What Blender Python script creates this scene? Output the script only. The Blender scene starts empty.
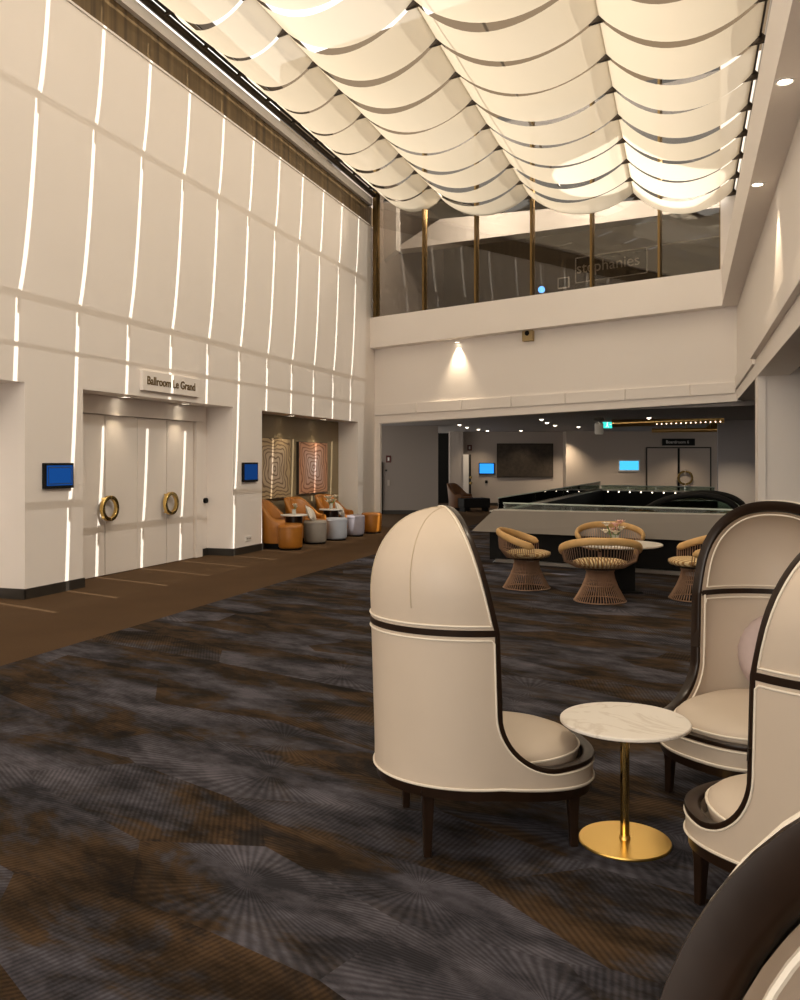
import bpy, bmesh, math, random
from mathutils import Vector, Matrix
random.seed(7)
S = bpy.context.scene
COL = S.collection
PI = math.pi
F, CX, HZ, H = 880.0, 400.0, 461.0, 1.6          # focal length (px), principal column, horizon row, eye height

# ------------------------------------------------------------------ frames
NX, NY = .951, -.309                             # away from the panelled left wall
UX, UY = .309, .951                              # along the panelled left wall
OX = -7.64
EX, EY = .828, -.5607                            # along the far wall
BX, BY = .5607, .828                             # behind the far wall
C0 = (-.73, 21.3)
SL = .29                                         # far wall leans this much along the room

def R(p, q, z=0.0):
    return (OX + p*NX + q*UX, p*NY + q*UY, z)
def toR(x, y):
    return ((x-OX)*NX + y*NY, (x-OX)*UX + y*UY)
def at(px, py, Y):
    return ((px-CX)/F*Y, Y, H + (HZ-py)/F*Y)
def floor_at(px, py, z=0.0):
    return at(px, py, (H-z)*F/(py-HZ))
def BP(px, py, off=0.0):
    x0, y0 = C0[0]+BX*off, C0[1]+BY*off
    a = (px-CX)/F
    t = (a*y0-x0)/(EX-a*EY)
    return at(px, py, y0+EY*t)
def BT(t, off, z):
    return (C0[0]+EX*t+BX*off, C0[1]+EY*t+BY*off, z)
def tBP(px, off=0.0):
    p = BP(px, HZ, off)
    return (p[0]-C0[0]-BX*off)*EX + (p[1]-C0[1]-BY*off)*EY
def LP(px, py, p=0.0):                           # a point of the left wall plane
    x0, y0 = OX+p*NX, p*NY
    a = (px-CX)/F
    q = (a*y0-x0)/(UX-a*UY)
    return at(px, py, y0+UY*q)
def qLP(px, p=0.0):
    P = LP(px, HZ, p)
    return toR(P[0], P[1])[1]

# ------------------------------------------------------------------ materials
def srgb(r, g, b):
    f = lambda c: (c/255/12.92) if c/255 <= .04045 else ((c/255+.055)/1.055)**2.4
    return (f(r), f(g), f(b), 1)
class NT:
    def __init__(s, name):
        s.m = bpy.data.materials.new(name); s.m.use_nodes = True
        s.t = s.m.node_tree; s.t.nodes.clear()
        s.out = s.t.nodes.new('ShaderNodeOutputMaterial')
    def n(s, typ, **kw):
        nd = s.t.nodes.new(typ)
        for k, v in kw.items():
            if k.startswith('i_'):
                key = k[2:]
                nd.inputs[int(key) if key.isdigit() else key.replace('_', ' ')].default_value = v
            else: setattr(nd, k, v)
        return nd
    def l(s, a, b): s.t.links.new(a, b)
    def math(s, op, a, b=None, c=None):
        nd = s.n('ShaderNodeMath', operation=op)
        for i, v in enumerate((a, b, c)):
            if v is None: continue
            if hasattr(v, 'is_linked'): s.l(v, nd.inputs[i])
            else: nd.inputs[i].default_value = v
        return nd.outputs[0]
    def mix(s, fac, a, b, blend='MIX'):
        nd = s.n('ShaderNodeMix', data_type='RGBA', blend_type=blend)
        for i, v in ((0, fac), (6, a), (7, b)):
            if hasattr(v, 'is_linked'): s.l(v, nd.inputs[i])
            else: nd.inputs[i].default_value = v
        return nd.outputs[2]
def pbr(name, col, rough=.6, metal=0., noise=0., nscale=8., bump=0., bscale=200., spec=.5, coat=0.):
    N = NT(name)
    b = N.n('ShaderNodeBsdfPrincipled')
    b.inputs['Base Color'].default_value = col
    b.inputs['Roughness'].default_value = rough
    b.inputs['Metallic'].default_value = metal
    b.inputs['Specular IOR Level'].default_value = spec
    b.inputs['Coat Weight'].default_value = coat
    N.l(b.outputs[0], N.out.inputs[0])
    tc = N.n('ShaderNodeTexCoord')
    if noise:
        nz = N.n('ShaderNodeTexNoise', i_Scale=nscale, i_Detail=5.0)
        N.l(tc.outputs['Object'], nz.inputs['Vector'])
        lo = tuple(c*(1-noise) for c in col[:3])+(1,); hi = tuple(min(1, c*(1+noise)) for c in col[:3])+(1,)
        N.l(N.mix(nz.outputs[0], lo, hi), b.inputs['Base Color'])
    if bump:
        nz = N.n('ShaderNodeTexNoise', i_Scale=bscale, i_Detail=3.0)
        N.l(tc.outputs['Object'], nz.inputs['Vector'])
        bp = N.n('ShaderNodeBump', i_Strength=bump, i_Distance=.01)
        N.l(nz.outputs[0], bp.inputs['Height']); N.l(bp.outputs[0], b.inputs['Normal'])
    return N.m
def emit(name, col, st):
    N = NT(name); e = N.n('ShaderNodeEmission', i_Strength=st); e.inputs[0].default_value = col
    N.l(e.outputs[0], N.out.inputs[0]); return N.m
def glass(name, tint, f0=.1, rough=.0):
    N = NT(name)
    t = N.n('ShaderNodeBsdfTransparent'); t.inputs[0].default_value = tint
    g = N.n('ShaderNodeBsdfGlossy', i_Roughness=rough)
    fr = N.n('ShaderNodeFresnel', i_IOR=1.5)
    fac = N.math('ADD', fr.outputs[0], f0)
    mx = N.n('ShaderNodeMixShader'); N.l(fac, mx.inputs[0]); N.l(t.outputs[0], mx.inputs[1]); N.l(g.outputs[0], mx.inputs[2])
    N.l(mx.outputs[0], N.out.inputs[0]); return N.m

M = {}
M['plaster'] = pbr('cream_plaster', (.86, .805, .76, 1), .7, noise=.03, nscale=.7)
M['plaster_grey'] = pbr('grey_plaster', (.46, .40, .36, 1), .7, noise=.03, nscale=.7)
M['plaster_blue'] = pbr('cool_grey_paint', (.42, .39, .39, 1), .55, noise=.04, nscale=.7)
M['door_paint'] = pbr('door_cream_paint', (.84, .78, .73, 1), .45)
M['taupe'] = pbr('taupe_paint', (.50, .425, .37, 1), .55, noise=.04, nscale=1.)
M['olive'] = pbr('olive_wallpaper', (.27, .205, .115, 1), .6, noise=.05, nscale=2.)
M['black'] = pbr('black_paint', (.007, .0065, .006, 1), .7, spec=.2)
M['base'] = pbr('dark_baseboard', (.03, .025, .02, 1), .45)
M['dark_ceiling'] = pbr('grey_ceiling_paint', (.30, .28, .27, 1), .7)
M['bronze'] = pbr('bronze_metal', (.20, .125, .045, 1), .4, .8)
M['darkmetal'] = pbr('dark_bronze_metal', (.05, .035, .022, 1), .45, .7)
M['brass'] = pbr('polished_brass', (.83, .58, .20, 1), .18, 1.)
M['brass_base'] = pbr('brushed_brass', (.85, .56, .16, 1), .32, 1.)
M['chrome'] = pbr('brushed_steel', (.6, .58, .55, 1), .3, 1.)
M['white'] = pbr('white_enamel', (.75, .73, .70, 1), .5)
M['leather'] = pbr('cream_leather', (.555, .465, .375, 1), .46, noise=.04, nscale=6., bump=.04, bscale=350.)
M['piping'] = pbr('pale_piping_cord', (.80, .73, .62, 1), .5)
M['wood'] = pbr('dark_stained_wood', (.017, .0085, .0045, 1), .28, noise=.5, nscale=14., spec=.32)
M['orange'] = pbr('burnt_orange_velvet', (.36, .135, .016, 1), .42, noise=.25, nscale=6.)
M['rust'] = pbr('brown_orange_velvet', (.13, .05, .012, 1), .5, noise=.25, nscale=6.)
M['greyvel'] = pbr('grey_velvet', (.30, .27, .24, 1), .6, noise=.15, nscale=6.)
M['bluevel'] = pbr('pale_blue_velvet', (.42, .46, .54, 1), .6, noise=.12, nscale=6.)
M['lavvel'] = pbr('lavender_grey_velvet', (.34, .32, .38, 1), .6, noise=.12, nscale=6.)
M['blush'] = pbr('blush_velvet', (.50, .40, .39, 1), .75, noise=.12, nscale=20.)
M['ochre'] = pbr('ochre_velvet', (.62, .38, .15, 1), .55, noise=.2, nscale=14.)
M['copper'] = pbr('copper_wire', (.40, .25, .165, 1), .4, .7)
M['petal'] = pbr('cream_petals', (.80, .72, .58, 1), .6)
M['petal_pink'] = pbr('pink_petals', (.72, .42, .36, 1), .6)
M['leaf'] = pbr('green_leaf', (.10, .20, .03, 1), .5)
M['cushion'] = pbr('off_white_cushion', (.62, .57, .50, 1), .7)
M['red'] = pbr('dark_red_sign', (.10, .015, .012, 1), .5)
M['vase'] = pbr('clear_pale_vase', (.55, .55, .5, 1), .15)
M['goldlit'] = pbr('gold_leaf_tube', (.80, .50, .18, 1), .3, 1.)
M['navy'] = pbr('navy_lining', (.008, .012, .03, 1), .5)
M['parapet'] = pbr('grey_parapet_panel', (.205, .18, .155, 1), .42, noise=.05, nscale=1.5)
M['gilt_letters'] = pbr('bronze_lettering', (.14, .085, .02, 1), .4, .5)
M['pale_letters'] = pbr('pale_lettering', (.88, .86, .82, 1), .5)
M['lamp'] = emit('lamp_face', (1, .86, .66, 1), 9.)
M['lamp_far'] = emit('lamp_face_far', (1, .86, .66, 1), 5.)
M['exit'] = emit('exit_sign_face', (.05, .75, .62, 1), .9)
M['exit_mark'] = emit('exit_sign_mark', (.75, 1, .95, 1), 1.2)
M['screen_dark'] = emit('screen_deep_blue', (.005, .028, .11, 1), 1.)
M['screen_near'] = emit('screen_royal_blue', (.006, .045, .18, 1), 1.)
M['screen_far'] = emit('screen_bright_blue', (.03, .30, .95, 1), 1.)
M['screen_cyan'] = emit('screen_cyan_blue', (.06, .48, .90, 1), 1.)
M['screen_line'] = emit('screen_pale_line', (.10, .30, .75, 1), .9)
M['blue_spot'] = emit('blue_lamp', (.08, .3, 1, 1), 5.)
M['pane'] = glass('window_glass', (.66, .62, .56, 1), .03)
M['balus'] = glass('balustrade_glass', (.62, .72, .68, 1), .05)

def mat_sail():
    N = NT('cream_sail_cloth')
    tc = N.n('ShaderNodeTexCoord')
    nz = N.n('ShaderNodeTexNoise', i_Scale=.6, i_Detail=3.0); N.l(tc.outputs['Object'], nz.inputs['Vector'])
    c = N.mix(nz.outputs[0], (.80, .70, .54, 1), (.84, .745, .60, 1))
    d = N.n('ShaderNodeBsdfDiffuse'); t = N.n('ShaderNodeBsdfTranslucent')
    N.l(c, d.inputs[0]); N.l(c, t.inputs[0])
    m = N.n('ShaderNodeMixShader', i_0=.345); N.l(d.outputs[0], m.inputs[1]); N.l(t.outputs[0], m.inputs[2])
    tr = N.n('ShaderNodeBsdfTransparent'); m2 = N.n('ShaderNodeMixShader', i_0=.09); N.l(m.outputs[0], m2.inputs[1]); N.l(tr.outputs[0], m2.inputs[2])
    N.l(m2.outputs[0], N.out.inputs[0]); return N.m
M['sail'] = mat_sail()

def mat_carpet(border=False):
    N = NT('brown_border_carpet' if border else 'patterned_carpet')
    b = N.n('ShaderNodeBsdfPrincipled'); b.inputs['Roughness'].default_value = .95; b.inputs['Specular IOR Level'].default_value = .1
    N.l(b.outputs[0], N.out.inputs[0])
    tc = N.n('ShaderNodeTexCoord'); P = tc.outputs['Object']
    if border:
        n1 = N.n('ShaderNodeTexNoise', i_Scale=60., i_Detail=4.); N.l(P, n1.inputs['Vector'])
        n2 = N.n('ShaderNodeTexNoise', i_Scale=1.5, i_Detail=4.); N.l(P, n2.inputs['Vector'])
        f = N.math('ADD', N.math('MULTIPLY', n1.outputs[0], .6), N.math('MULTIPLY', n2.outputs[0], .4))
        N.l(N.mix(f, (.055, .032, .016, 1), (.115, .069, .036, 1)), b.inputs['Base Color'])
        return N.m
    m0 = N.n('ShaderNodeMapping'); m0.inputs['Rotation'].default_value = (0, 0, .66); N.l(P, m0.inputs['Vector'])
    mp = N.n('ShaderNodeMapping'); mp.inputs['Scale'].default_value = (.50, 1.50, 1.); N.l(m0.outputs[0], mp.inputs['Vector'])
    v = N.n('ShaderNodeTexVoronoi', voronoi_dimensions='2D', i_Scale=1.45, i_Randomness=1.); N.l(mp.outputs[0], v.inputs['Vector'])
    sc = N.n('ShaderNodeSeparateColor'); N.l(v.outputs['Color'], sc.inputs[0])
    sp = N.n('ShaderNodeSeparateXYZ'); N.l(P, sp.inputs[0])
    ang = N.math('MULTIPLY', sc.outputs[0], 2*PI)
    u = N.math('ADD', N.math('MULTIPLY', sp.outputs[0], N.math('COSINE', ang)), N.math('MULTIPLY', sp.outputs[1], N.math('SINE', ang)))
    hatch = N.math('SINE', N.math('MULTIPLY', u, 2*PI/.024))
    # sunbursts about the facet centres
    loc = N.n('ShaderNodeVectorMath', operation='SUBTRACT'); N.l(mp.outputs[0], loc.inputs[0]); N.l(v.outputs['Position'], loc.inputs[1])
    ls = N.n('ShaderNodeSeparateXYZ'); N.l(loc.outputs[0], ls.inputs[0])
    rad = N.math('SINE', N.math('MULTIPLY', N.math('ARCTAN2', ls.outputs[1], ls.outputs[0]), 84.))
    sel = N.math('GREATER_THAN', sc.outputs[1], .74)
    lines = N.math('ADD', N.math('MULTIPLY', rad, sel), N.math('MULTIPLY', hatch, N.math('SUBTRACT', 1., sel)))
    lines = N.math('MULTIPLY_ADD', lines, .5, .5)
    nA = N.n('ShaderNodeTexNoise', i_Scale=2.0, i_Detail=9., i_Roughness=.68, i_Distortion=.5)
    mp2 = N.n('ShaderNodeMapping'); mp2.inputs['Scale'].default_value = (.6, 1.3, 1.)
    N.l(m0.outputs[0], mp2.inputs['Vector']); N.l(mp2.outputs[0], nA.inputs['Vector'])
    # inside a facet the colour runs from brown to blue-grey across it
    al = N.math('MULTIPLY', sc.outputs[2], 2*PI)
    run = N.math('ADD', N.math('MULTIPLY', ls.outputs[0], N.math('COSINE', al)), N.math('MULTIPLY', ls.outputs[1], N.math('SINE', al)))
    fac = N.math('ADD', N.math('MULTIPLY_ADD', run, .34, .045), N.math('ADD', N.math('MULTIPLY_ADD', nA.outputs[0], .95, .025), N.math('MULTIPLY', N.math('SUBTRACT', sc.outputs[1], .5), .10)))
    rp = N.n('ShaderNodeValToRGB'); N.l(fac, rp.inputs[0])
    e = rp.color_ramp.elements
    e[0].position = .34; e[0].color = (.020, .016, .015, 1)
    e[1].position = .72; e[1].color = (.092, .087, .104, 1)
    for pos, c in ((.42, (.062, .037, .019, 1)), (.48, (.054, .035, .021, 1)), (.53, (.052, .046, .049, 1)), (.60, (.070, .067, .082, 1))):
        k = e.new(pos); k.color = c
    nB = N.n('ShaderNodeTexNoise', i_Scale=3.2, i_Detail=6., i_Roughness=.7); N.l(mp2.outputs[0], nB.inputs['Vector'])
    dk = N.n('ShaderNodeMapRange', i_1=.40, i_2=.62, i_3=.35, i_4=1.25); N.l(nB.outputs[0], dk.inputs[0])
    amp = N.math('MULTIPLY_ADD', lines, .42, .62)
    col = N.n('ShaderNodeVectorMath', operation='SCALE'); N.l(rp.outputs[0], col.inputs[0]); N.l(N.math('MULTIPLY', amp, dk.outputs[0]), col.inputs['Scale'])
    N.l(col.outputs[0], b.inputs['Base Color'])
    return N.m
M['carpet'] = mat_carpet(); M['border'] = mat_carpet(True)

def mat_marble():
    N = NT('white_marble'); b = N.n('ShaderNodeBsdfPrincipled', i_Roughness=.28); N.l(b.outputs[0], N.out.inputs[0])
    tc = N.n('ShaderNodeTexCoord')
    nz = N.n('ShaderNodeTexNoise', i_Scale=2.2, i_Detail=6., i_Distortion=2.2); N.l(tc.outputs['Object'], nz.inputs['Vector'])
    d = N.math('ABSOLUTE', N.math('SUBTRACT', nz.outputs[0], .5))
    mr = N.n('ShaderNodeMapRange', i_1=0., i_2=.03, i_3=1., i_4=0.); N.l(d, mr.inputs[0])
    N.l(N.mix(N.math('MULTIPLY', mr.outputs[0], .45), (.80, .75, .68, 1), (.50, .42, .34, 1)), b.inputs['Base Color']); return N.m
M['marble'] = mat_marble()
def mat_stripes():
    N = NT('striped_seat_cloth'); b = N.n('ShaderNodeBsdfPrincipled', i_Roughness=.8); N.l(b.outputs[0], N.out.inputs[0])
    tc = N.n('ShaderNodeTexCoord'); sp = N.n('ShaderNodeSeparateXYZ'); N.l(tc.outputs['Object'], sp.inputs[0])
    s = N.math('SINE', N.math('MULTIPLY', sp.outputs[0], 2*PI/.046))
    f = N.math('GREATER_THAN', s, .15)
    N.l(N.mix(f, (.70, .54, .30, 1), (.33, .17, .05, 1)), b.inputs['Base Color']); return N.m
M['stripes'] = mat_stripes()
def mat_grille():
    N = NT('brown_ribbed_grille'); b = N.n('ShaderNodeBsdfPrincipled', i_Roughness=.5, i_Metallic=.3); N.l(b.outputs[0], N.out.inputs[0])
    tc = N.n('ShaderNodeTexCoord')
    mp = N.n('ShaderNodeMapping'); mp.inputs['Rotation'].default_value = (0, 0, -math.atan2(UY, UX)); N.l(tc.outputs['Object'], mp.inputs[0])
    sp = N.n('ShaderNodeSeparateXYZ'); N.l(mp.outputs[0], sp.inputs[0])
    cm = N.n('ShaderNodeCombineXYZ'); N.l(sp.outputs[0], cm.inputs[0])
    nz = N.n('ShaderNodeTexNoise', i_Scale=7., i_Detail=4.); N.l(cm.outputs[0], nz.inputs['Vector'])
    mr = N.n('ShaderNodeMapRange', i_1=.35, i_2=.7); N.l(nz.outputs[0], mr.inputs[0])
    N.l(N.mix(mr.outputs[0], (.055, .032, .012, 1), (.22, .145, .065, 1)), b.inputs['Base Color']); return N.m
M['grille'] = mat_grille()
def mat_art(name, c1, c2, line, mid, seed):
    N = NT(name); b = N.n('ShaderNodeBsdfPrincipled', i_Roughness=.7); N.l(b.outputs[0], N.out.inputs[0])
    tc = N.n('ShaderNodeTexCoord'); P = tc.outputs['Object']
    nz = N.n('ShaderNodeTexNoise', i_Scale=2.6, i_Detail=1.5); 
    mp = N.n('ShaderNodeMapping'); mp.inputs['Location'].default_value = (seed, seed*1.7, 0); N.l(P, mp.inputs[0]); N.l(mp.outputs[0], nz.inputs['Vector'])
    sp = N.n('ShaderNodeSeparateXYZ'); N.l(P, sp.inputs[0])
    ax = N.math('MULTIPLY', N.math('ABSOLUTE', sp.outputs[0]), .75); ay = N.math('ABSOLUTE', sp.outputs[2])
    r = N.math('ADD', N.math('SMOOTH_MAX', ax, ay, .12), N.math('MULTIPLY', nz.outputs[0], .26))
    w = N.math('SINE', N.math('MULTIPLY', r, 2*PI/.078))
    f = N.n('ShaderNodeMapRange', i_1=.25, i_2=.75); N.l(w, f.inputs[0])
    g = N.n('ShaderNodeMapRange', i_1=.18, i_2=.62); N.l(r, g.inputs[0])
    base = N.mix(g.outputs[0], mid, N.mix(nz.outputs[0], c1, c2))
    N.l(N.mix(N.math('MULTIPLY', f.outputs[0], .8), base, line), b.inputs['Base Color']); return N.m
M['art_tan'] = mat_art('tan_contour_painting', (.50, .36, .20, 1), (.42, .31, .18, 1), (.11, .06, .03, 1), (.55, .45, .36, 1), 3.1)
M['art_pink'] = mat_art('pink_contour_painting', (.62, .28, .14, 1), (.60, .36, .24, 1), (.22, .08, .04, 1), (.66, .54, .52, 1), 8.4)
M['art_dark'] = pbr('dark_woven_panel', (.045, .032, .022, 1), .6, noise=.8, nscale=9.)
M['canvas_edge'] = pbr('dark_canvas_edge', (.03, .02, .012, 1), .6)

# ------------------------------------------------------------------ mesh building
class MB:
    def __init__(s): s.v = []; s.f = []
    def add(s, vs, fs):
        o = len(s.v); s.v += [tuple(map(float, v)) for v in vs]; s.f += [tuple(i+o for i in f) for f in fs]; return s
    def hexa(s, c):                              # 4 bottom points in order, 4 top points
        return s.add(c, [(3, 2, 1, 0), (4, 5, 6, 7), (0, 1, 5, 4), (1, 2, 6, 5), (2, 3, 7, 6), (3, 0, 4, 7)])
    def box(s, x0, x1, y0, y1, z0, z1, T=None):
        c = [(x0, y0, z0), (x1, y0, z0), (x1, y1, z0), (x0, y1, z0), (x0, y0, z1), (x1, y0, z1), (x1, y1, z1), (x0, y1, z1)]
        if T: c = [T(*p) for p in c]
        return s.hexa(c)
    def grid(s, rows, cu=False, cv=False):
        n, m = len(rows), len(rows[0]); fs = []
        for i in range(n if cv else n-1):
            for j in range(m if cu else m-1):
                fs.append((i*m+j, i*m+(j+1) % m, ((i+1) % n)*m+(j+1) % m, ((i+1) % n)*m+j))
        return s.add([p for r in rows for p in r], fs)
    def cap(s, ring): return s.add(ring, [tuple(range(len(ring)))])
    def tube(s, path, r, n=8, closed=False, caps=True):
        P = [Vector(p) for p in path]; k = len(P); rows = []
        up = None
        for i, p in enumerate(P):
            a = P[(i-1) % k] if (closed or i > 0) else P[i]; b = P[(i+1) % k] if (closed or i < k-1) else P[i]
            t = (b-a).normalized()
            if up is None: up = Vector((0, 0, 1)) if abs(t.z) < .9 else Vector((1, 0, 0))
            x = (up - t*up.dot(t)).normalized(); y = t.cross(x); up = x
            rr = r[i] if isinstance(r, (list, tuple)) else r
            rows.append([p + x*rr*math.cos(2*PI*j/n) + y*rr*math.sin(2*PI*j/n) for j in range(n)])
        s.grid(rows, cu=True, cv=closed)
        if not closed and caps: s.cap(rows[0]); s.cap(rows[-1])
        return s
    def lathe(s, prof, n=32, c=(0, 0, 0), sx=1., sy=1.):
        rows = [[(c[0]+r*sx*math.cos(2*PI*j/n), c[1]+r*sy*math.sin(2*PI*j/n), c[2]+z) for j in range(n)] for r, z in prof]
        s.grid(rows, cu=True)
        if prof[0][0] > 1e-4: s.cap(rows[0])
        if prof[-1][0] > 1e-4: s.cap(rows[-1])
        return s
    def ball(s, c, r, n=10, m=6, sz=1.):
        return s.lathe([(r*math.sin(PI*i/m)+1e-5, -r*sz*math.cos(PI*i/m)) for i in range(m+1)], n, c)
    def prism(s, pts, d):                        # planar polygon extruded by vector d
        n = len(pts); q = [tuple(a+b for a, b in zip(p, d)) for p in pts]
        return s.add(list(pts)+q, [tuple(range(n)), tuple(range(2*n-1, n-1, -1))]+[(i, (i+1) % n, n+(i+1) % n, n+i) for i in range(n)])
    def build(s, name, mat, parent=None, smooth=False, bevel=0., angle=38):
        me = bpy.data.meshes.new(name); me.from_pydata(s.v, [], s.f); me.update()
        bm = bmesh.new(); bm.from_mesh(me)
        bmesh.ops.remove_doubles(bm, verts=bm.verts, dist=1e-5)
        bmesh.ops.recalc_face_normals(bm, faces=bm.faces)
        bm.to_mesh(me); bm.free()
        if smooth:
            for p in me.polygons: p.use_smooth = True
            me.set_sharp_from_angle(angle=math.radians(angle))
        if mat is not None: me.materials.append(mat)
        o = bpy.data.objects.new(name, me); COL.objects.link(o)
        if parent: o.parent = parent
        if bevel:
            b = o.modifiers.new('bevel', 'BEVEL'); b.width = bevel; b.segments = 2; b.limit_method = 'ANGLE'; b.angle_limit = .6
        return o
def tag(o, label, cat, group=None, kind=None):
    o['label'] = label; o['category'] = cat
    if group: o['group'] = group
    if kind: o['kind'] = kind
    return o
def empty(name, loc=(0, 0, 0), rz=0., label=None, cat=None, group=None):
    o = bpy.data.objects.new(name, None); o.empty_display_size = .1; COL.objects.link(o)
    o.location = loc; o.rotation_euler = (0, 0, rz)
    if label: tag(o, label, cat, group)
    return o
def struct(o): o['kind'] = 'structure'; return o
def copy_tree(o, parent=None):
    c = o.copy(); COL.objects.link(c)
    if parent: c.parent = parent
    for ch in list(o.children): copy_tree(ch, c)
    return c
def place(o, loc, rz, label, cat=None, group=None):
    o.location = loc; o.rotation_euler = (0, 0, rz); o['label'] = label
    if cat: o['category'] = cat
    if group: o['group'] = group
    return o
def text_mesh(name, body, size, mat, parent, origin, xdir, zdir, ext=.004, align='CENTER', spacing=1., bold=0.):
    cu = bpy.data.curves.new(name, 'FONT'); cu.body = body; cu.size = size; cu.offset = bold; cu.extrude = ext
    cu.align_x = align; cu.align_y = 'CENTER'; cu.space_character = spacing
    t = bpy.data.objects.new(name+'_tmp', cu); COL.objects.link(t)
    bpy.context.view_layer.update()
    me = bpy.data.meshes.new_from_object(t.evaluated_get(bpy.context.evaluated_depsgraph_get()))
    bpy.data.objects.remove(t)
    x = Vector(xdir).normalized(); y = Vector(zdir).normalized(); z = x.cross(y)
    Mx = Matrix((x, y, z)).transposed().to_4x4(); Mx.translation = Vector(origin)
    me.transform(Mx); me.materials.clear(); me.materials.append(mat)
    o = bpy.data.objects.new(name, me); COL.objects.link(o)
    if parent: o.parent = parent
    return o
def rbox(m, p0, p1, q0, q1, z0, z1): return m.box(p0, p1, q0, q1, z0, z1, R)

# ------------------------------------------------------------------ the room shell
qa, qb, qc, qd, qe, qf = [qLP(x) for x in (25, 83, 233, 262, 358, 370)]
HD = 2.51                                        # height of the openings in the panelled wall
REC = .5
m = MB()
for a, b in ((-7., qa-3.9), (qa, qb), (qc, qd), (qe, qf+.35)): rbox(m, -.9, 0, a, b, 0, HD)
for a, b in ((qa-3.9, qa), (qb, qc), (qd, qe)): rbox(m, -.9, -REC, a, b, 0, HD)
rbox(m, -.9, 0, -7., qf+.35, HD, 7.3)
struct(m.build('wall_left', M['plaster']))
m = MB(); rbox(m, -.9, -.05, -7., qf+.35, 7.3, 7.80); struct(m.build('trim_1', M['grille']))
m = MB(); rbox(m, -.9, .03, -7., qf+.1, 7.80, 7.97); struct(m.build('trim_2', M['plaster']))
m = MB(); m.tube([R(.09, -7, 8.03), R(.09, qf+.05, 8.03)], .06, 8); struct(m.build('trim_3', M['darkmetal']))
m = MB(); rbox(m, .12, .35, -7., qf, 8.10, 8.34); struct(m.build('sun_block_kerb', M['darkmetal']))  # unseen kerb added to keep the sun off the white strip
m = MB(); rbox(m, -.02, .02, -7., qf, 7.28, 7.31); struct(m.build('trim_4', M['plaster']))
# alcove lining
m = MB(); rbox(m, -REC, -REC+.012, qd+.001, qe-.001, 0, HD-.001); struct(m.build('wall_alcove', M['olive']))
# lintel above the doors in the recess
m = MB(); rbox(m, -REC, -REC+.10, qb, qLP(199, -REC)+.02, 2.25, HD-.002); struct(m.build('trim_5', M['plaster']))
# side cheek right of the doors
m = MB(); rbox(m, -REC, -REC+.06, qLP(193.5, -REC), qLP(199.5, -REC), 0, 2.25); struct(m.build('trim_6', M['door_paint']))
# baseboards
m = MB()
for a, b in ((qa, qb), (qc, qd), (qe, qf)):
    rbox(m, 0, .018, a-.018, b+.018, 0, .12)
    rbox(m, -REC, .018, a-.018, a, 0, .12); rbox(m, -REC, .018, b, b+.018, 0, .12)
for a, b in ((qLP(199.5, -REC), qc-.018), (qd, qe)): rbox(m, -REC+.012, -REC+.03, a, b, 0, .12)
struct(m.build('baseboard_left', M['base']))

# double doors
def door(name, x0, xm, x1, xlabel):
    q0, qm, q1 = [qLP(x, -REC+.05) for x in (x0, xm, x1)]
    root = struct(empty(name))
    m = MB(); rbox(m, -REC, -REC+.014, qm-.02, qm+.02, .008, 2.24); m.build('meeting_gap', M['base'], root)
    for k, (a, b) in enumerate(((q0, qm), (qm, q1))):
        m = MB(); rbox(m, -REC+.012, -REC+.052, a+(.004 if k == 0 else .010), b-(.010 if k == 0 else .004), .008, 2.24)
        leaf = m.build('leaf', M['door_paint'], root, bevel=.004)
        # half of a ring pull
        zc, ro, ri = .94, .178, .128; m = MB(); sg = -1 if k == 0 else 1; rows = []
        for i in range(25):
            th = -PI/2+PI*i/24; c, s_ = math.cos(th)*sg, math.sin(th)
            rows.append([R(pp, qm+sg*.006+rr*c, zc+rr*s_) for rr, pp in ((ro, -REC+.10), (ro, -REC+.155), (ri, -REC+.155), (ri, -REC+.10))])
        m.grid(rows, cu=True); m.cap(rows[0]); m.cap(rows[-1])
        for th in (-1.1, 1.1):
            c, s_ = math.cos(th)*sg*.153, math.sin(th)*.153
            m.tube([R(-REC+.05, qm+c, zc+s_), R(-REC+.11, qm+c, zc+s_)], .014, 8)
        m.build('ring_pull', M['brass'], leaf, smooth=True, bevel=.004)['label'] = 'polished brass half-ring pull'
    return root
door('door_1', 72.5, 105, 137.3, '')
door('door_2', 137.3, 166.8, 193, '')

# floor: main carpet with the void cut out, and the brown border carpet
BPd = 2.18
V_P0, V_P1 = 4.35, 8.5
vq = lambda p: 16.12-SL*(p-4.35)                 # front edge of the void
VQ1 = lambda p: 28.35-SL*(p-4.35)
m = MB()
def fq(a, b, c, d): m.add([R(*x, 0) for x in (a, b, c, d)], [(0, 1, 2, 3)])
PR = 20.
fq((BPd, -7), (V_P0, -7), (V_P0, 40), (BPd, 40))
fq((V_P0, -7), (V_P1, -7), (V_P1, vq(V_P1)), (V_P0, vq(V_P0)))
fq((V_P0, VQ1(V_P0)), (V_P1, VQ1(V_P1)), (V_P1, 40), (V_P0, 40))
fq((V_P1, -7), (PR, -7), (PR, 40), (V_P1, 40))
fl = struct(m.build('floor', M['carpet']))
m = MB(); m.add([R(*x, 0) for x in ((-3, -7), (BPd, -7), (BPd, 40), (-3, 40))], [(0, 1, 2, 3)])
struct(m.build('floor', M['border']))
# void below
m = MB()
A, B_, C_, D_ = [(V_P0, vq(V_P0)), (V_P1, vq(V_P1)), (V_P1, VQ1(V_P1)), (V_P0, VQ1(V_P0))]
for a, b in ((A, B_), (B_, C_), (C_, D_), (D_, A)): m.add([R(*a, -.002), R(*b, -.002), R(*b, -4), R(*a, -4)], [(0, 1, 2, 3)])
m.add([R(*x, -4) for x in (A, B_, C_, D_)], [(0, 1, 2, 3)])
struct(m.build('wall_void', M['navy']))

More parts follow.
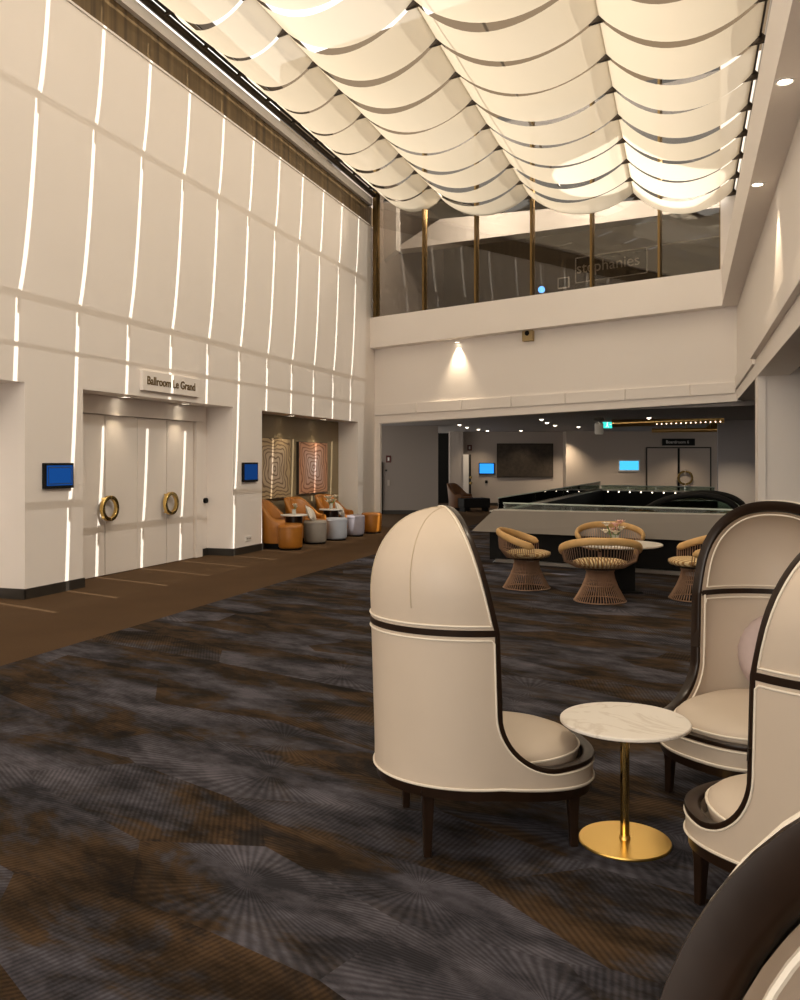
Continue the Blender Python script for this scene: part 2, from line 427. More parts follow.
# far side: fascia under the upper glazing
def slab(m, px0, ytop0, ybot0, px1, ytop1, ybot1, off, th, ext0=0.):
    a, b, c, d = BP(px0, ybot0, off), BP(px1, ybot1, off), BP(px1, ytop1, off), BP(px0, ytop0, off)
    m.prism([a, b, c, d], (BX*th, BY*th, 0))
m = MB(); slab(m, 369, 318, 348.2, 722, 269, 305.6, 0, .34); struct(m.build('wall_back', M['plaster']))
m = MB(); slab(m, 369, 340, 424, 741, 300, 401, .30, .3); struct(m.build('wall_back', M['plaster']))
# ledge panels along the lower wall (one strip with joints)
m = MB()
js = [374, 416, 461, 511, 565, 625, 690, 735.5]
for a, b in zip(js[:-1], js[1:]):
    yt = lambda x: 405.5+(x-374)*(381.5-405.5)/362; yb = lambda x: 415.5+(x-374)*(393.0-415.5)/362
    slab(m, a+.25, yt(a), yb(a), b-.25, yt(b), yb(b), .262, .05)
struct(m.build('trim_7', M['plaster'], bevel=.006))
# stub wall on the left of the hall opening
m = MB(); a, b = tBP(369, .3), tBP(380, .3)
m.hexa([BT(a, .30, 0), BT(b, .30, 0), BT(b, .37, 0), BT(a, .37, 0), BT(a, .30, 2.6), BT(b, .30, 2.5), BT(b, .37, 2.5), BT(a, .37, 2.6)])
struct(m.build('wall_back', M['plaster']))

# right side: fascia, soffit, upper wall, beam, piers
cF = BP(722, 305.6); pF = toR(cF[0], cF[1])[0]; zF0 = cF[2]; zF1 = BP(722, 269)[2]; qF = toR(cF[0], cF[1])[1]
cW = BP(737, 306, .3); pW = toR(cW[0], cW[1])[0]; qW = toR(cW[0], cW[1])[1]
m = MB(); rbox(m, pF, pW+.4, -7, qF+.1, zF0, zF1); struct(m.build('wall_right', M['plaster']))
BMZ = 2.76
m = MB(); rbox(m, pW, pW+.4, -7, qW+.3, BMZ, zF0+.01); struct(m.build('wall_right', M['plaster']))
m = MB(); rbox(m, pF+.25, pF+.45, -7, qF+.1, zF1, 6.75); struct(m.build('trim_8', M['plaster_grey']))
qN = toR(*at(761.5, 461, 12.35)[:2])[1]
m = MB(); rbox(m, pW-.035, pW+.01, qN+.12, qW-.02, 2.97, 3.21); rbox(m, pW-.07, pW+.01, 4, qN-.02, 3.03, 3.27); struct(m.build('trim_9', M['plaster'], bevel=.006))
m = MB(); rbox(m, pW-.002, pW+6, 12.0+.3-.0, 13.6, 0, BMZ+.02)
# near pier, its broad face turned to the room's near end
PX = at(758, 461, 12.0); pp, pq = toR(PX[0], PX[1])
m = MB(); rbox(m, pp, pp+.10, pq, pq+.5, 0, BMZ); rbox(m, pp+.09, pp+6, pq+.03, pq+.5, 0, BMZ+.1); struct(m.build('wall_right', M['plaster']))
PX = at(718, 461, 23.0); pp2, pq2 = toR(PX[0], PX[1])
m = MB(); rbox(m, pp2, pp2+6, pq2, pq2+.6, -4, 3.2); struct(m.build('wall_right', M['plaster_blue']))
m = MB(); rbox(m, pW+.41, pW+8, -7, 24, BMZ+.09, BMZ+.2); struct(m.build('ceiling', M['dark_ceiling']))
m = MB(); rbox(m, pW+6, pW+6.2, -7, 30, 0, BMZ+.1); struct(m.build('wall_right', M['plaster_grey']))

# hall under the far wall
HC = 2.66
m = MB()
m.add([BT(-3., .45, HC), BT(10.5, .45, HC), BT(16., 18, HC), BT(-14., 18, HC), BT(-3., .45, HC+.2), BT(10.5, .45, HC+.2), BT(16., 18, HC+.2), BT(-14., 18, HC+.2)],
      [(0, 1, 2, 3), (4, 5, 6, 7), (0, 1, 5, 4), (1, 2, 6, 5), (2, 3, 7, 6), (3, 0, 4, 7)])
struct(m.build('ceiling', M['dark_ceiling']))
YL = 26.5
def frontal(m, px0, px1, Y, z0, z1, th=.3):
    a, b = at(px0, HZ, Y)[0], at(px1, HZ, Y)[0]
    return m.box(a, b, Y, Y+th, z0, z1)
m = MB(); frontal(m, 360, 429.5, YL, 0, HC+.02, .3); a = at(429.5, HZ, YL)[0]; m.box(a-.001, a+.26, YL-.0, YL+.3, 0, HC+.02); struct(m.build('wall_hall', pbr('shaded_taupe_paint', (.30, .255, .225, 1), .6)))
YB = 32.
m = MB(); frontal(m, 340, 437, YB+1.5, 0, HC+.02); struct(m.build('wall_hall', M['black']))  # black closure beside the dark opening, shade put into its colour
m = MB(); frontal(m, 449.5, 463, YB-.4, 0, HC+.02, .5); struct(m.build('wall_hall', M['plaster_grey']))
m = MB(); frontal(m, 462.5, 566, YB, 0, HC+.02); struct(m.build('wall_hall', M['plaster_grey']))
m = MB(); frontal(m, 566, 760, YB-.6, 0, HC+.02, .9); struct(m.build('wall_hall', M['taupe']))
m = MB(); frontal(m, 437, 450, YB+1.5, 0, HC+.02); struct(m.build('wall_hall', M['black']))  # black wall filling the dark opening, its shade is in the colour
m = MB(); frontal(m, 380.5, 430, YL-.025, 0, .12, .02); frontal(m, 450, 566, YB-.43, 0, .10, .02); struct(m.build('baseboard_hall', M['base']))
# hall doors
r = struct(empty('door_3'))
for a, b in ((647.5, 677.6), (680.0, 710)):
    m = MB(); frontal(m, a, b, YB-.64, .01, at(650, 448.5, YB-.64)[2], .03); lf = m.build('leaf', M['taupe'], r, bevel=.005)
    s_ = -1 if a < 660 else 1; xc = at(678.8, HZ, YB)[0]; m = MB(); rows = []
    for i in range(17):
        th = -PI/2+PI*i/16; c, sn = math.cos(th)*s_, math.sin(th)
        rows.append([(xc+s_*.02+rr*c, yy, 1.0+rr*sn) for rr, yy in ((.26, YB-.74), (.26, YB-.70), (.19, YB-.70), (.19, YB-.74))])
    m.grid(rows, cu=True); m.cap(rows[0]); m.cap(rows[-1]); m.build('ring_pull', M['brass'], lf, smooth=True)
m = MB(); frontal(m, 677.6, 680, YB-.615, .01, 2.05, .012); m.build('door_gap', M['black'], r)
m = MB()
for a, b in ((646.2, 647.3), (710.3, 711.4)): frontal(m, a, b, YB-.635, 0, at(650, 447.3, YB)[2], .03)
frontal(m, 646.2, 711.4, YB-.635, at(650, 448.3, YB-.63)[2], at(650, 447.0, YB-.63)[2], .03); m.build('door_frame', M['base'], r)

# rear of the hall left: a dark slot at the hall's left edge
m = MB(); frontal(m, 380.2, 382.6, YL-.06, 0, at(381, 462, YL)[2], .05); struct(m.build('trim_10', M['black']))

# ------------------------------------------------------------------ upper glazing and the room behind it
t0, t1 = tBP(372.), tBP(721.)
def zglass(t): return BP(372, 317.8)[2]+(t-t0)/(t1-t0)*(BP(721, 269.2)[2]-BP(372, 317.8)[2])
win = struct(empty('window_1'))
mts = [tBP(x) for x in (373.5, 422, 474, 530, 590, 658)]+[t1-.02]
TOPZ = 9.2
for i, t in enumerate(mts):
    w = .10 if i == 0 else (.045 if i < 6 else .03)
    m = MB(); c = [(t-w/2, .04), (t+w/2, .04), (t+w/2, .20), (t-w/2, .20)]
    z = zglass(t)-.02
    m.hexa([BT(*p, z) for p in c]+[BT(*p, TOPZ) for p in c]); m.build('mullion', M['bronze'], win)
for a, b in zip(mts[:-1], mts[1:]):
    m = MB(); m.hexa([BT(a+.02, .11, zglass(a)-.01), BT(b-.02, .11, zglass(b)-.01), BT(b-.02, .125, zglass(b)-.01), BT(a+.02, .125, zglass(a)-.01),
                      BT(a+.02, .11, TOPZ), BT(b-.02, .11, TOPZ), BT(b-.02, .125, TOPZ), BT(a+.02, .125, TOPZ)]); m.build('pane', M['pane'], win)
m = MB()
m.hexa([BT(-1.5, .34, 4.6), BT(t1+1.6, .34, 4.6), BT(t1+1.6, 7, 4.6), BT(-1.5, 7, 4.6), BT(-1.5, .34, 4.98), BT(t1+1.6, .34, 4.98), BT(t1+1.6, 7, 4.98), BT(-1.5, 7, 4.98)])
struct(m.build('floor_upper', M['base']))
m = MB(); m.hexa([BT(-4.5, 6.8, 4.6), BT(t1+1.6, 6.8, 4.6), BT(t1+1.6, 7, 4.6), BT(-4.5, 7, 4.6), BT(-4.5, 6.8, TOPZ), BT(t1+1.6, 6.8, TOPZ), BT(t1+1.6, 7, TOPZ), BT(-4.5, 7, TOPZ)])
m.hexa([BT(t1+1.4, .1, 4.6), BT(t1+1.6, .1, 4.6), BT(t1+1.6, 7, 4.6), BT(t1+1.4, 7, 4.6), BT(t1+1.4, .1, TOPZ), BT(t1+1.6, .1, TOPZ), BT(t1+1.6, 7, TOPZ), BT(t1+1.4, 7, TOPZ)])
struct(m.build('wall_upper', pbr('brown_grey_paint', (.115, .09, .065, 1), .6)))
m = MB(); rbox(m, -.9, -.1, qf+.36, qf+9, 4.6, TOPZ); struct(m.build('wall_upper', M['taupe']))
# pale bulkhead behind the glass
m = MB(); off = 2.2
m.prism([BP(392, 250.5, off), BP(745, 204, off), BP(745, 190, off), BP(440, 219, off)], (BX*.5, BY*.5, 0))
struct(m.build('trim_11', M['plaster']))
m = MB(); off = 1.2; slab(m, 381, 190, 262, 396, 190, 250, off, .2); struct(m.build('trim_12', M['plaster']))
m = MB(); m.hexa([BT(-6, .13, TOPZ), BT(t1+1.6, .13, TOPZ), BT(t1+1.6, 7, TOPZ), BT(-6, 7, TOPZ), BT(-6, .13, TOPZ+.2), BT(t1+1.6, .13, TOPZ+.2), BT(t1+1.6, 7, TOPZ+.2), BT(-6, 7, TOPZ+.2)])
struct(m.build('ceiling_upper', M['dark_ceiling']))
# made-up wall above the glazing, added to darken the gaps between swags
m = MB(); m.hexa([BT(-3, .12, TOPZ), BT(t1+3, .12, TOPZ), BT(t1+3, .42, TOPZ), BT(-3, .42, TOPZ), BT(-3, .12, 12), BT(t1+3, .12, 12), BT(t1+3, .42, 12), BT(-3, .42, 12)])
struct(m.build('wall_gap_backing', pbr('brown_gap_backing', (.16, .115, .07, 1), .7)))

m = MB(); a, b = t1-.01, t1+1.35; m.hexa([BT(a, .0, 5.0), BT(b, .0, 5.0), BT(b, .09, 5.0), BT(a, .09, 5.0), BT(a, .0, TOPZ), BT(b, .0, TOPZ), BT(b, .09, TOPZ), BT(a, .09, TOPZ)]); struct(m.build('trim_18', M['plaster']))
# restaurant sign behind the glass
off = .45
sx = Vector(BP(646, 247, off))-Vector(BP(576, 258, off)); sx.normalize()
root = empty('restaurant_sign', (0, 0, 0), 0, 'dark framed restaurant sign reading stephanies behind the upper windows', 'sign')
c = [BP(576, 283, off), BP(647, 272.5, off), BP(647, 247.5, off), BP(576, 258.5, off)]
m = MB(); m.prism(c, (BX*.02, BY*.02, 0)); m.build('board', pbr('smoked_sign_board', (.05, .042, .035, 1), .35), root)
m = MB()
for a, b in zip(c, c[1:]+c[:1]):
    m.tube([tuple(u-v*.012 for u, v in zip(a, (BX, BY, 0))), tuple(u-v*.012 for u, v in zip(b, (BX, BY, 0)))], .010, 6)
m.build('frame', M['pale_letters'], root)
o = BP(607.5, 264.5, off-.02)
zax = Vector((0, 0, 1)) - sx*sx.z
text_mesh('lettering', 'stephanies', .33, M['pale_letters'], root, o, sx, zax, .004)
m = MB(); slab(m, 577, 257.4, 258.4, 722, 235.2, 236.2, .40, .02); tag(m.build('signal_rail', M['pale_letters']), 'thin pale glass edge line running above the restaurant sign', 'rail')
b = BP(541.5, 291, .6); rt = empty('blue_lamp', (b[0], b[1], 4.98), 0, 'small glowing blue lamp on the sill behind the upper windows', 'lamp')
m = MB(); m.lathe([(.09, 0), (.09, .03), (.02, .05), (.02, b[2]-4.98-.02)], 12); m.build('stand', M['black'], rt)
m = MB(); m.ball((0, 0, b[2]-4.98+.03), .075, 12, 8); m.build('bulb', M['blue_spot'], rt, smooth=True)
a = BP(557.5, 289, .5); bb = BP(569, 276.5, .5)
m = MB(); c = [BP(557.5, 289, .5), BP(569, 287.5, .5), BP(569, 276.5, .5), BP(557.5, 278, .5)]
m.prism(c, (BX*.04, BY*.04, 0)); rt = tag(m.build('picture_frame', M['pale_letters'], bevel=.01), 'small pale square frame behind the upper windows beside the sign', 'frame')
m = MB(); k = [tuple(sum(p[i] for p in c)/4*.2+q_[i]*.8 for i in range(3)) for q_ in c]; m.prism([tuple(u-v*.006 for u, v in zip(p, (BX, BY, 0))) for p in k], (BX*.01, BY*.01, 0)); m.build('picture', M['base'], rt)

# ------------------------------------------------------------------ ceiling of cloth swags
sp_ = [.36, 1.89, 4.06, 6.27, 8.09]; sz_ = [8.02, 7.70, 7.34, 6.98, 6.68]
rowq = lambda p, k: 21.20-.31*(p-4.06)+.07*max(0., 4.06-p)-1.051*k
NROW = 24; GAP = .064
ordn = ['last', 'second', 'third', 'fourth', 'fifth', 'sixth', 'seventh', 'eighth', 'ninth', 'tenth', 'eleventh', 'twelfth']+['thirteenth', 'fourteenth', 'fifteenth', 'sixteenth', 'seventeenth', 'eighteenth', 'nineteenth', 'twentieth', 'twenty-first', 'twenty-second', 'twenty-third', 'twenty-fourth']
coln = ['column beside the panelled wall', 'second column from the panelled wall', 'third column from the panelled wall', 'column beside the right wall']
for j in range(4):
    for k in range(NROW):
        rnd = random.uniform(-.035, .035); rnd2 = random.uniform(-.02, .03); rows = []
        nu, nv = 20, 5
        for iv in range(nv+1):
            v = iv/nv; row = []
            for iu in range(nu+1):
                u = iu/nu; p = sp_[j]-.006+(sp_[j+1]-sp_[j]+.012)*u
                qf_ = rowq(p, k)-GAP/2; qn = rowq(p, k+1)+GAP/2
                q = qf_+(qn-qf_)*v
                c = 4*u*(1-u)
                sag = (.80 if j == 0 else 1.)*(.43+.04*v+.02*math.sin(PI*v)+rnd*v)*c**.92 + (.03+rnd2)*v*math.sin(2*PI*u)*.5
                z = sz_[j]+(sz_[j+1]-sz_[j])*u - .03 - sag
                row.append(R(p, q, z))
            rows.append(row)
        m = MB(); m.grid(rows)
        nm = 'row nearest the upper windows' if k == 0 else ordn[k]+' row from the upper windows'
        tag(m.build('fabric_swag', M['sail'], smooth=True, angle=80), 'cream cloth ceiling swag, %s, %s' % (nm, coln[j]), 'fabric swag', 'cloth swags of the ceiling')
wn = ['beside the panelled wall', 'between first and second swag columns', 'between second and third swag columns', 'between third and fourth swag columns', 'beside the right wall']
for j in range(5):
    root = empty('support_cable', R(sp_[j], rowq(sp_[j], 0), sz_[j]), 0, 'dark steel cable holding the ceiling cloth %s' % wn[j], 'cable', 'cables of the cloth ceiling')
    o = Vector(root.location); m = MB()
    m.tube([Vector(R(sp_[j], rowq(sp_[j], -.1), sz_[j]))-o, Vector(R(sp_[j], rowq(sp_[j], NROW), sz_[j]))-o], .034, 8); m.build('wire', M['darkmetal'], root)
    for k in range(0, 13):
        c = Vector(R(sp_[j], rowq(sp_[j], k), sz_[j]))-o; m = MB()
        e = Vector((EX, EY, 0))
        m.prism([c-e*.13+Vector((0, 0, -.10)), c+e*.13+Vector((0, 0, -.10)), c+Vector((0, 0, .06))], Vector((UX, UY, 0))*.05)
        m.build('bracket', M['darkmetal'], root)
# glazing bar of the skylight over the third column
m = MB(); pB = sp_[2]+.30*(sp_[3]-sp_[2]); zB = sz_[2]+.05; m.tube([R(pB, 21, zB), R(pB, -3, zB)], .022, 6); struct(m.build('trim_13', M['darkmetal']))

# ------------------------------------------------------------------ wall fittings
def left_box(name, px0, px1, py0, py1, th, mat, parent=None, pbase=0., bevel=.004):
    """a plate on the panelled wall between two image columns (heights from the left column)"""
    q0, q1 = qLP(px0, pbase), qLP(px1, pbase); z1, z0 = LP(px0, py0, pbase)[2], LP(px0, py1, pbase)[2]
    m = MB(); rbox(m, pbase, pbase+th, q0, q1, z0, z1); return m.build(name, mat, parent, bevel=bevel), (q0, q1, z0, z1)
def wall_screen(px0, px1, py0, py1, label, mat):
    o, (q0, q1, z0, z1) = left_box('wall_screen', px0, px1, py0, py1, .045, M['black'])
    tag(o, label, 'screen', 'room booking screens')
    m = MB(); rbox(m, .043, .048, q0+.03, q1-.03, z0+.035, z1-.03); d = m.build('display', mat, o)
    return o, (q0, q1, z0, z1)
o, (q0, q1, z0, z1) = wall_screen(42, 71, 463, 489, 'blue wall screen on the pier left of the ballroom doors', M['screen_near'])
m = MB()
for zz in (z0+.05, z1-.06): rbox(m, .047, .0495, q0+.05, q1-.05, zz, zz+.012)
for qq in (q0+.05, q1-.06): rbox(m, .047, .0495, qq, qq+.01, z0+.05, z1-.05)
m.build('screen_outline', pbr('screen_outline_tint', (.03, .06, .16, 1), .4), o)
o, (q0, q1, z0, z1) = wall_screen(241.5, 256, 462.5, 482, 'dark blue wall screen on the pier between ballroom doors and alcove', M['screen_dark'])
# ballroom sign
q0, q1 = qLP(140), qLP(197); z1, z0 = LP(140, 370)[2], LP(140, 390)[2]
m = MB(); rbox(m, 0, .05, q0, q1, z0, z1); sg = tag(m.build('ballroom_sign', M['plaster'], bevel=.004), 'cream plate reading Ballroom Le Grand above the double doors', 'sign')
qc_ = (q0+q1)/2
text_mesh('lettering', 'Ballroom Le Grand', .165, M['gilt_letters'], sg, R(.053, qc_-.02, (z0+z1)/2+.0), (UX, UY, 0), (0, 0, 1), .004, bold=.0025)
o, _ = left_box('power_outlet', 245.5, 251, 536.5, 541.5, .012, M['white']); tag(o, 'white power outlet low on the pier beside the alcove', 'outlet')
m = MB(); a = _; rbox(m, .012, .0145, a[0]+.02, a[0]+.09, a[2]+.03, a[3]-.03); rbox(m, .012, .0145, a[1]-.09, a[1]-.02, a[2]+.03, a[3]-.03); m.build('socket', M['greyvel'], o)
P = LP(204.5, 500.5, -REC); pq_ = toR(P[0], P[1])
m = MB(); m.tube([R(-REC, pq_[1], P[2]), R(-REC+.05, pq_[1], P[2])], .045, 14); tag(m.build('door_button', M['black'], bevel=.005), 'small round black push button right of the ballroom doors', 'button')
# downlights
def downlight(P, r, label, cat='downlight', grp='ceiling downlights', mat=None, dome=False):
    root = empty('downlight', P, 0, label, cat, grp); m = MB()
    m.lathe([(r*1.35, -.001), (r*1.35, -.008), (r*1.05, -.012), (r, -.004)], 20); m.build('trim_ring', M['white'], root, smooth=True)
    m = MB(); m.lathe([(r, -.004), (r*.8, -.35*r), (r*.45, -.6*r), (.0005, -.7*r)] if dome else [(r*.9, -.005), (.0005, -.0045)], 16); m.build('lamp_face', mat or M['lamp'], root)
    return root
def spot(P, power, size=1.2, blend=.6, col=(1, .80, .55), r=.04, d=(0, 0, -1)):  # serves the seen downlights and the added fill spots alike
    l = bpy.data.lights.new('spot_beam', 'SPOT'); l.energy = power; l.spot_size = size; l.spot_blend = blend; l.color = col; l.shadow_soft_size = r
    o = bpy.data.objects.new('spot_beam', l); COL.objects.link(o); o.location = P
    o.rotation_euler = Vector(d).to_track_quat('-Z', 'Y').to_euler(); return o
zS = zF0
for (x, y, lb) in ((785, 81, 'round downlight in the right soffit, nearer one'), (757.5, 184, 'round downlight in the right soffit, farther one')):
    Y = (zS-H)*F/(HZ-y); P = at(x, y, Y); downlight((P[0], P[1], zS), .058, lb); spot((P[0], P[1], zS-.03), 60)
tt = tBP(457, .22); P = BT(tt, .22, BP(457, 340.5, .15)[2]); downlight((P[0], P[1], BP(457, 340.5)[2]-.0), .05, 'round downlight in the soffit under the upper windows')
spot((P[0], P[1], P[2]-.05), 100, 1.25, .9)
for px, py, p_, lb in ((125.5, 396, -.25, 'left downlight over the ballroom doors'), (186, 403.2, -.25, 'right downlight over the ballroom doors'),
                       (291, 416, -.22, 'left downlight over the velvet alcove'), (323.5, 420, -.22, 'right downlight over the velvet alcove')):
    Q = qLP(px, p_); P = R(p_, Q, HD); downlight(P, .06, 'small '+lb); spot((P[0], P[1], HD-.03), 9 if px < 200 else 12, 1.5, .8)
hall = [(459.5, 424.5, 'first'), (467, 427, 'second'), (478.5, 429, 'third'), (487.5, 430.5, 'fourth'), (521, 430.3, 'fifth'), (541.5, 419, 'sixth'), (547, 422.3, 'seventh'), (555, 425, 'eighth'), (578.5, 426.5, 'ninth'), (649, 417.5, 'tenth')]
for px, py, nme in hall:
    Y = (HC-H)*F/(HZ-py); P = at(px, py, Y)
    downlight((P[0], P[1], HC), .058, 'small round downlight in the hall ceiling, %s from the left' % nme, grp='hall ceiling downlights', mat=M['lamp_far'], dome=True)
# speaker box on the far wall
rt = empty('wall_speaker', BP(529, 336, .28), math.atan2(EY, EX), 'small brass coloured box with round black opening under the upper windows', 'speaker')
m = MB(); m.box(-.125, .125, -.10, .02, -.12, .12); m.build('housing', pbr('dull_brass_paint', (.40, .29, .13, 1), .5), rt, bevel=.015)
m = MB(); m.lathe([(.055, 0), (.045, .012), (.0005, .008)], 16); o = m.build('opening', M['black'], rt, smooth=True); o.rotation_euler = (PI/2, 0, 0); o.location = (.0, -.102, .05)

# hall fittings
def hall_box(name, px0, px1, py0, py1, Y, th, mat, parent=None, bevel=0.):
    a, b = at(px0, py0, Y), at(px1, py1, Y); m = MB(); m.box(a[0], b[0], Y-th, Y+.001, b[2], a[2]); return m.build(name, mat, parent, bevel=bevel)
o = tag(hall_box('wall_picture', 496.8, 553, 443.5, 477.5, YB, .06, M['canvas_edge']), 'large dark brown woven panel on the far hall wall', 'picture')
hall_box('panel_face', 498, 551.8, 444.6, 476.4, YB-.06, .006, M['art_dark'], o)
o = tag(hall_box('wall_screen', 478.8, 494.5, 462.8, 474.6, YB, .05, M['black']), 'bright blue wall screen left of the dark woven panel', 'screen', 'room booking screens')
hall_box('display', 479.6, 493.7, 463.6, 473.4, YB-.05, .004, M['screen_far'], o)
o = tag(hall_box('wall_screen', 618.4, 639.8, 459.8, 471.2, YB-.6, .05, M['white']), 'cyan wall screen left of the far hall double doors', 'screen', 'room booking screens')
hall_box('display', 619.6, 638.6, 461, 470, YB-.65, .004, M['screen_cyan'], o)
o = tag(hall_box('hall_sign', 662, 694.5, 438.6, 445.6, YB-.6, .05, M['black']), 'black sign plate above the far hall double doors', 'sign')
text_mesh('lettering', 'Boardroom 6', .15, M['pale_letters'], o, at(677.5, 442.1, YB-.655), (1, 0, 0), (0, 0, 1), .003)
o = tag(hall_box('hall_button', 485, 487.6, 480.3, 483.2, YB, .04, M['black'], bevel=.01), 'small black button plate under the bright blue screen', 'button')
o = tag(hall_box('caption_plate', 541.5, 551, 479, 480.6, YB, .01, M['taupe']), 'small caption strip under the dark woven panel', 'caption')
o = tag(hall_box('fire_sign', 386, 391, 455.5, 462.6, YL, .02, M['red']), 'small dark red fire sign on the hall side wall', 'sign'); hall_box('symbol', 387.6, 389.4, 457.4, 460.8, YL-.02, .003, M['pale_letters'], o)
o = tag(hall_box('fire_sign', 467.3, 471.8, 445, 450.6, YB-.0, .03, M['red']), 'small dark red sign beside the narrow far hall door', 'sign'); hall_box('symbol', 468.8, 470.3, 446.4, 449.2, YB-.03, .003, M['pale_letters'], o)
o = tag(hall_box('light_switch', 385, 387.2, 469.5, 471.3, YL, .015, M['base']), 'tiny dark switch under the fire sign', 'switch')
o = tag(hall_box('door_lock', 387.5, 389.6, 480, 485.6, YL, .03, M['taupe']), 'small door lock plate on the hall side wall', 'lock')
r = struct(empty('door_4')); o = hall_box('leaf', 463.2, 468.6, 454.5, 505, YB-.40, .05, M['plaster'], r); hall_box('edge', 468.6, 470.4, 454.5, 505, YB-.0, .30, M['base'], r)
m = MB(); c = at(470.6, 483, YB-.32); m.ball((c[0], c[1]-.06, c[2]), .06); m.ball((c[0], c[1]-.06, c[2]+.45*.45), .05); m.build('knob', M['brass'], r, smooth=True)
# exit sign and white projector-like lamp
E0 = at(607.5, 424.5, 24.)
rt = empty('exit_sign', E0, 0, 'hanging green exit sign under the hall ceiling', 'sign')
m = MB(); m.box(-.125, .125, -.03, .03, -.10, .10); m.build('sign_box', M['exit'], rt, bevel=.008)
m = MB(); m.box(-.012, .012, -.012, .012, .10, HC-E0[2]); m.build('hanger', M['white'], rt)
m = MB(); y0 = -.0325    # running figure and an arrow, flat marks on the face
m.box(-.028, .0, y0, -.029, -.03, .035); m.ball((-.008, -.03, .055), .017, 8, 5)
m.add([(-.028, y0, -.03), (-.01, y0, -.03), (-.045, y0, -.075), (-.06, y0, -.068)], [(0, 1, 2, 3)]); m.add([(-.015, y0, -.03), (.0, y0, -.03), (.03, y0, -.075), (.015, y0, -.08)], [(0, 1, 2, 3)])
m.box(.055, .10, y0, -.029, -.01, .01); m.build('running_mark', M['exit_mark'], rt)
E1 = at(599, 427, 21.5)
rt = empty('ceiling_projector_lamp', E1, 0, 'white cylinder lamp hanging below the hall ceiling beside the exit sign', 'lamp')
m = MB(); m.lathe([(.085, -.18), (.105, -.15), (.105, .08), (.07, .11)], 20); m.build('body', M['white'], rt, smooth=True)
m = MB(); m.lathe([(.10, .13), (.13, .17), (.10, .24), (.04, .26)], 20); m.build('ceiling_mount', M['chrome'], rt, smooth=True)
m = MB(); m.tube([(0, 0, .10), (0, 0, max(.3, HC-E1[2]))], .02, 8); m.build('stem', M['chrome'], rt)
spot((E1[0]-.3, E1[1]-1.5, 2.45), 5, .6, .5, d=(.3, 1.5, -.02))  # added spot without a fitting, brightens the white cylinder
# gold tube lights
for k, (xa, ya, xb, yb, Y, rr, lb) in enumerate(((612, 423.5, 724, 419.0, 22.6, .10, 'upper long gold tube fitting below the hall ceiling'), (652, 430.6, 722, 429.6, 24.5, .06, 'lower short gold tube fitting below the hall ceiling'))):
    rt = empty('tube_light', at(xa, ya, Y), 0, lb, 'light', 'gold tube lights of the hall'); o0 = Vector(rt.location)
    b = Vector(at(xb, yb, Y-.8))-o0
    m = MB(); m.tube([(0, 0, 0), b], rr, 14); m.build('tube', M['goldlit'], rt, smooth=True)
    for f_ in (.15, .5, .85):
        c = b*f_; zc = HC-o0.z-c.z; m = MB(); m.tube([c, c+Vector((0, 0, zc))], .015, 6); m.build('hanger', M['bronze'], rt)
    if k == 0:
        for i in range(14):  # glowing beads added to give the tube its gold sheen
            c = b*(.40+.043*i)+Vector((0, -.085, -.065)); m = MB(); m.ball(c, .012, 6, 4); m.build('bulb', M['lamp_far'], rt)
C = at(713.5, 426.5, 24.); rt = empty('gold_shade', C, 0, 'gold cone shade at the right end of the hall tube lights', 'lamp shade')
m = MB(); m.lathe([(.30, -.13), (.16, .02), (.06, .12), (.02, HC-C[2])], 20); m.build('shade', M['goldlit'], rt, smooth=True)
m = MB(); m.ball((0, 0, -.06), .06); m.build('bulb', M['lamp'], rt)

# ------------------------------------------------------------------ void parapet and glass balustrade
ZT, ZL = .83, .50
def edge(a, b, name, z0, z1, th, mat, cant=0., sgn=1, parent=None):
    """vertical panel from room-frame point a to b, its foot pushed out by cant"""
    A_, B2 = Vector(R(*a)), Vector(R(*b)); d = (B2-A_).normalized(); n = Vector((d.y, -d.x, 0))*sgn
    m = MB()
    m.hexa([A_-d*cant+n*cant+Vector((0, 0, z0)), B2+n*cant+Vector((0, 0, z0)), B2-n*th+Vector((0, 0, z0)), A_-n*th+Vector((0, 0, z0)),
            A_+Vector((0, 0, z1)), B2+Vector((0, 0, z1)), B2-n*th+Vector((0, 0, z1)), A_-n*th+Vector((0, 0, z1))])
    return m.build(name, mat, parent)
fa, fb = (V_P0, vq(V_P0)), (8.75, vq(8.75))
# front panel (canted), top slightly out of level as built
m = MB(); A_, B2 = Vector(R(*fa)), Vector(R(*fb)); d = (B2-A_).normalized(); n = Vector((-BX, -BY, 0))
la, lb_ = Vector(at(471, 531, 14.0)), None
zl = lambda s: .485+.006*s; zt = lambda s: .812+.014*s; Lf = (B2-A_).length
m.hexa([A_-d*.30+n*.16+Vector((0, 0, zl(0))), B2+n*.16+Vector((0, 0, zl(Lf))), B2-n*.16+Vector((0, 0, zl(Lf))), A_-n*.16+Vector((0, 0, zl(0))),
        A_+Vector((0, 0, zt(0))), B2+Vector((0, 0, zt(Lf))), B2-n*.16+Vector((0, 0, zt(Lf))), A_-n*.16+Vector((0, 0, zt(0)))])
struct(m.build('parapet_front', M['parapet']))
m = MB(); m.hexa([A_-n*.05+d*.1+Vector((0, 0, 0)), B2-n*.05, B2-n*.16, A_-n*.16+d*.1, A_-n*.05+d*.1+Vector((0, 0, .5)), B2-n*.05+Vector((0, 0, .55)), B2-n*.16+Vector((0, 0, .55)), A_-n*.16+d*.1+Vector((0, 0, .5))])
struct(m.build('trim_20', M['black']))
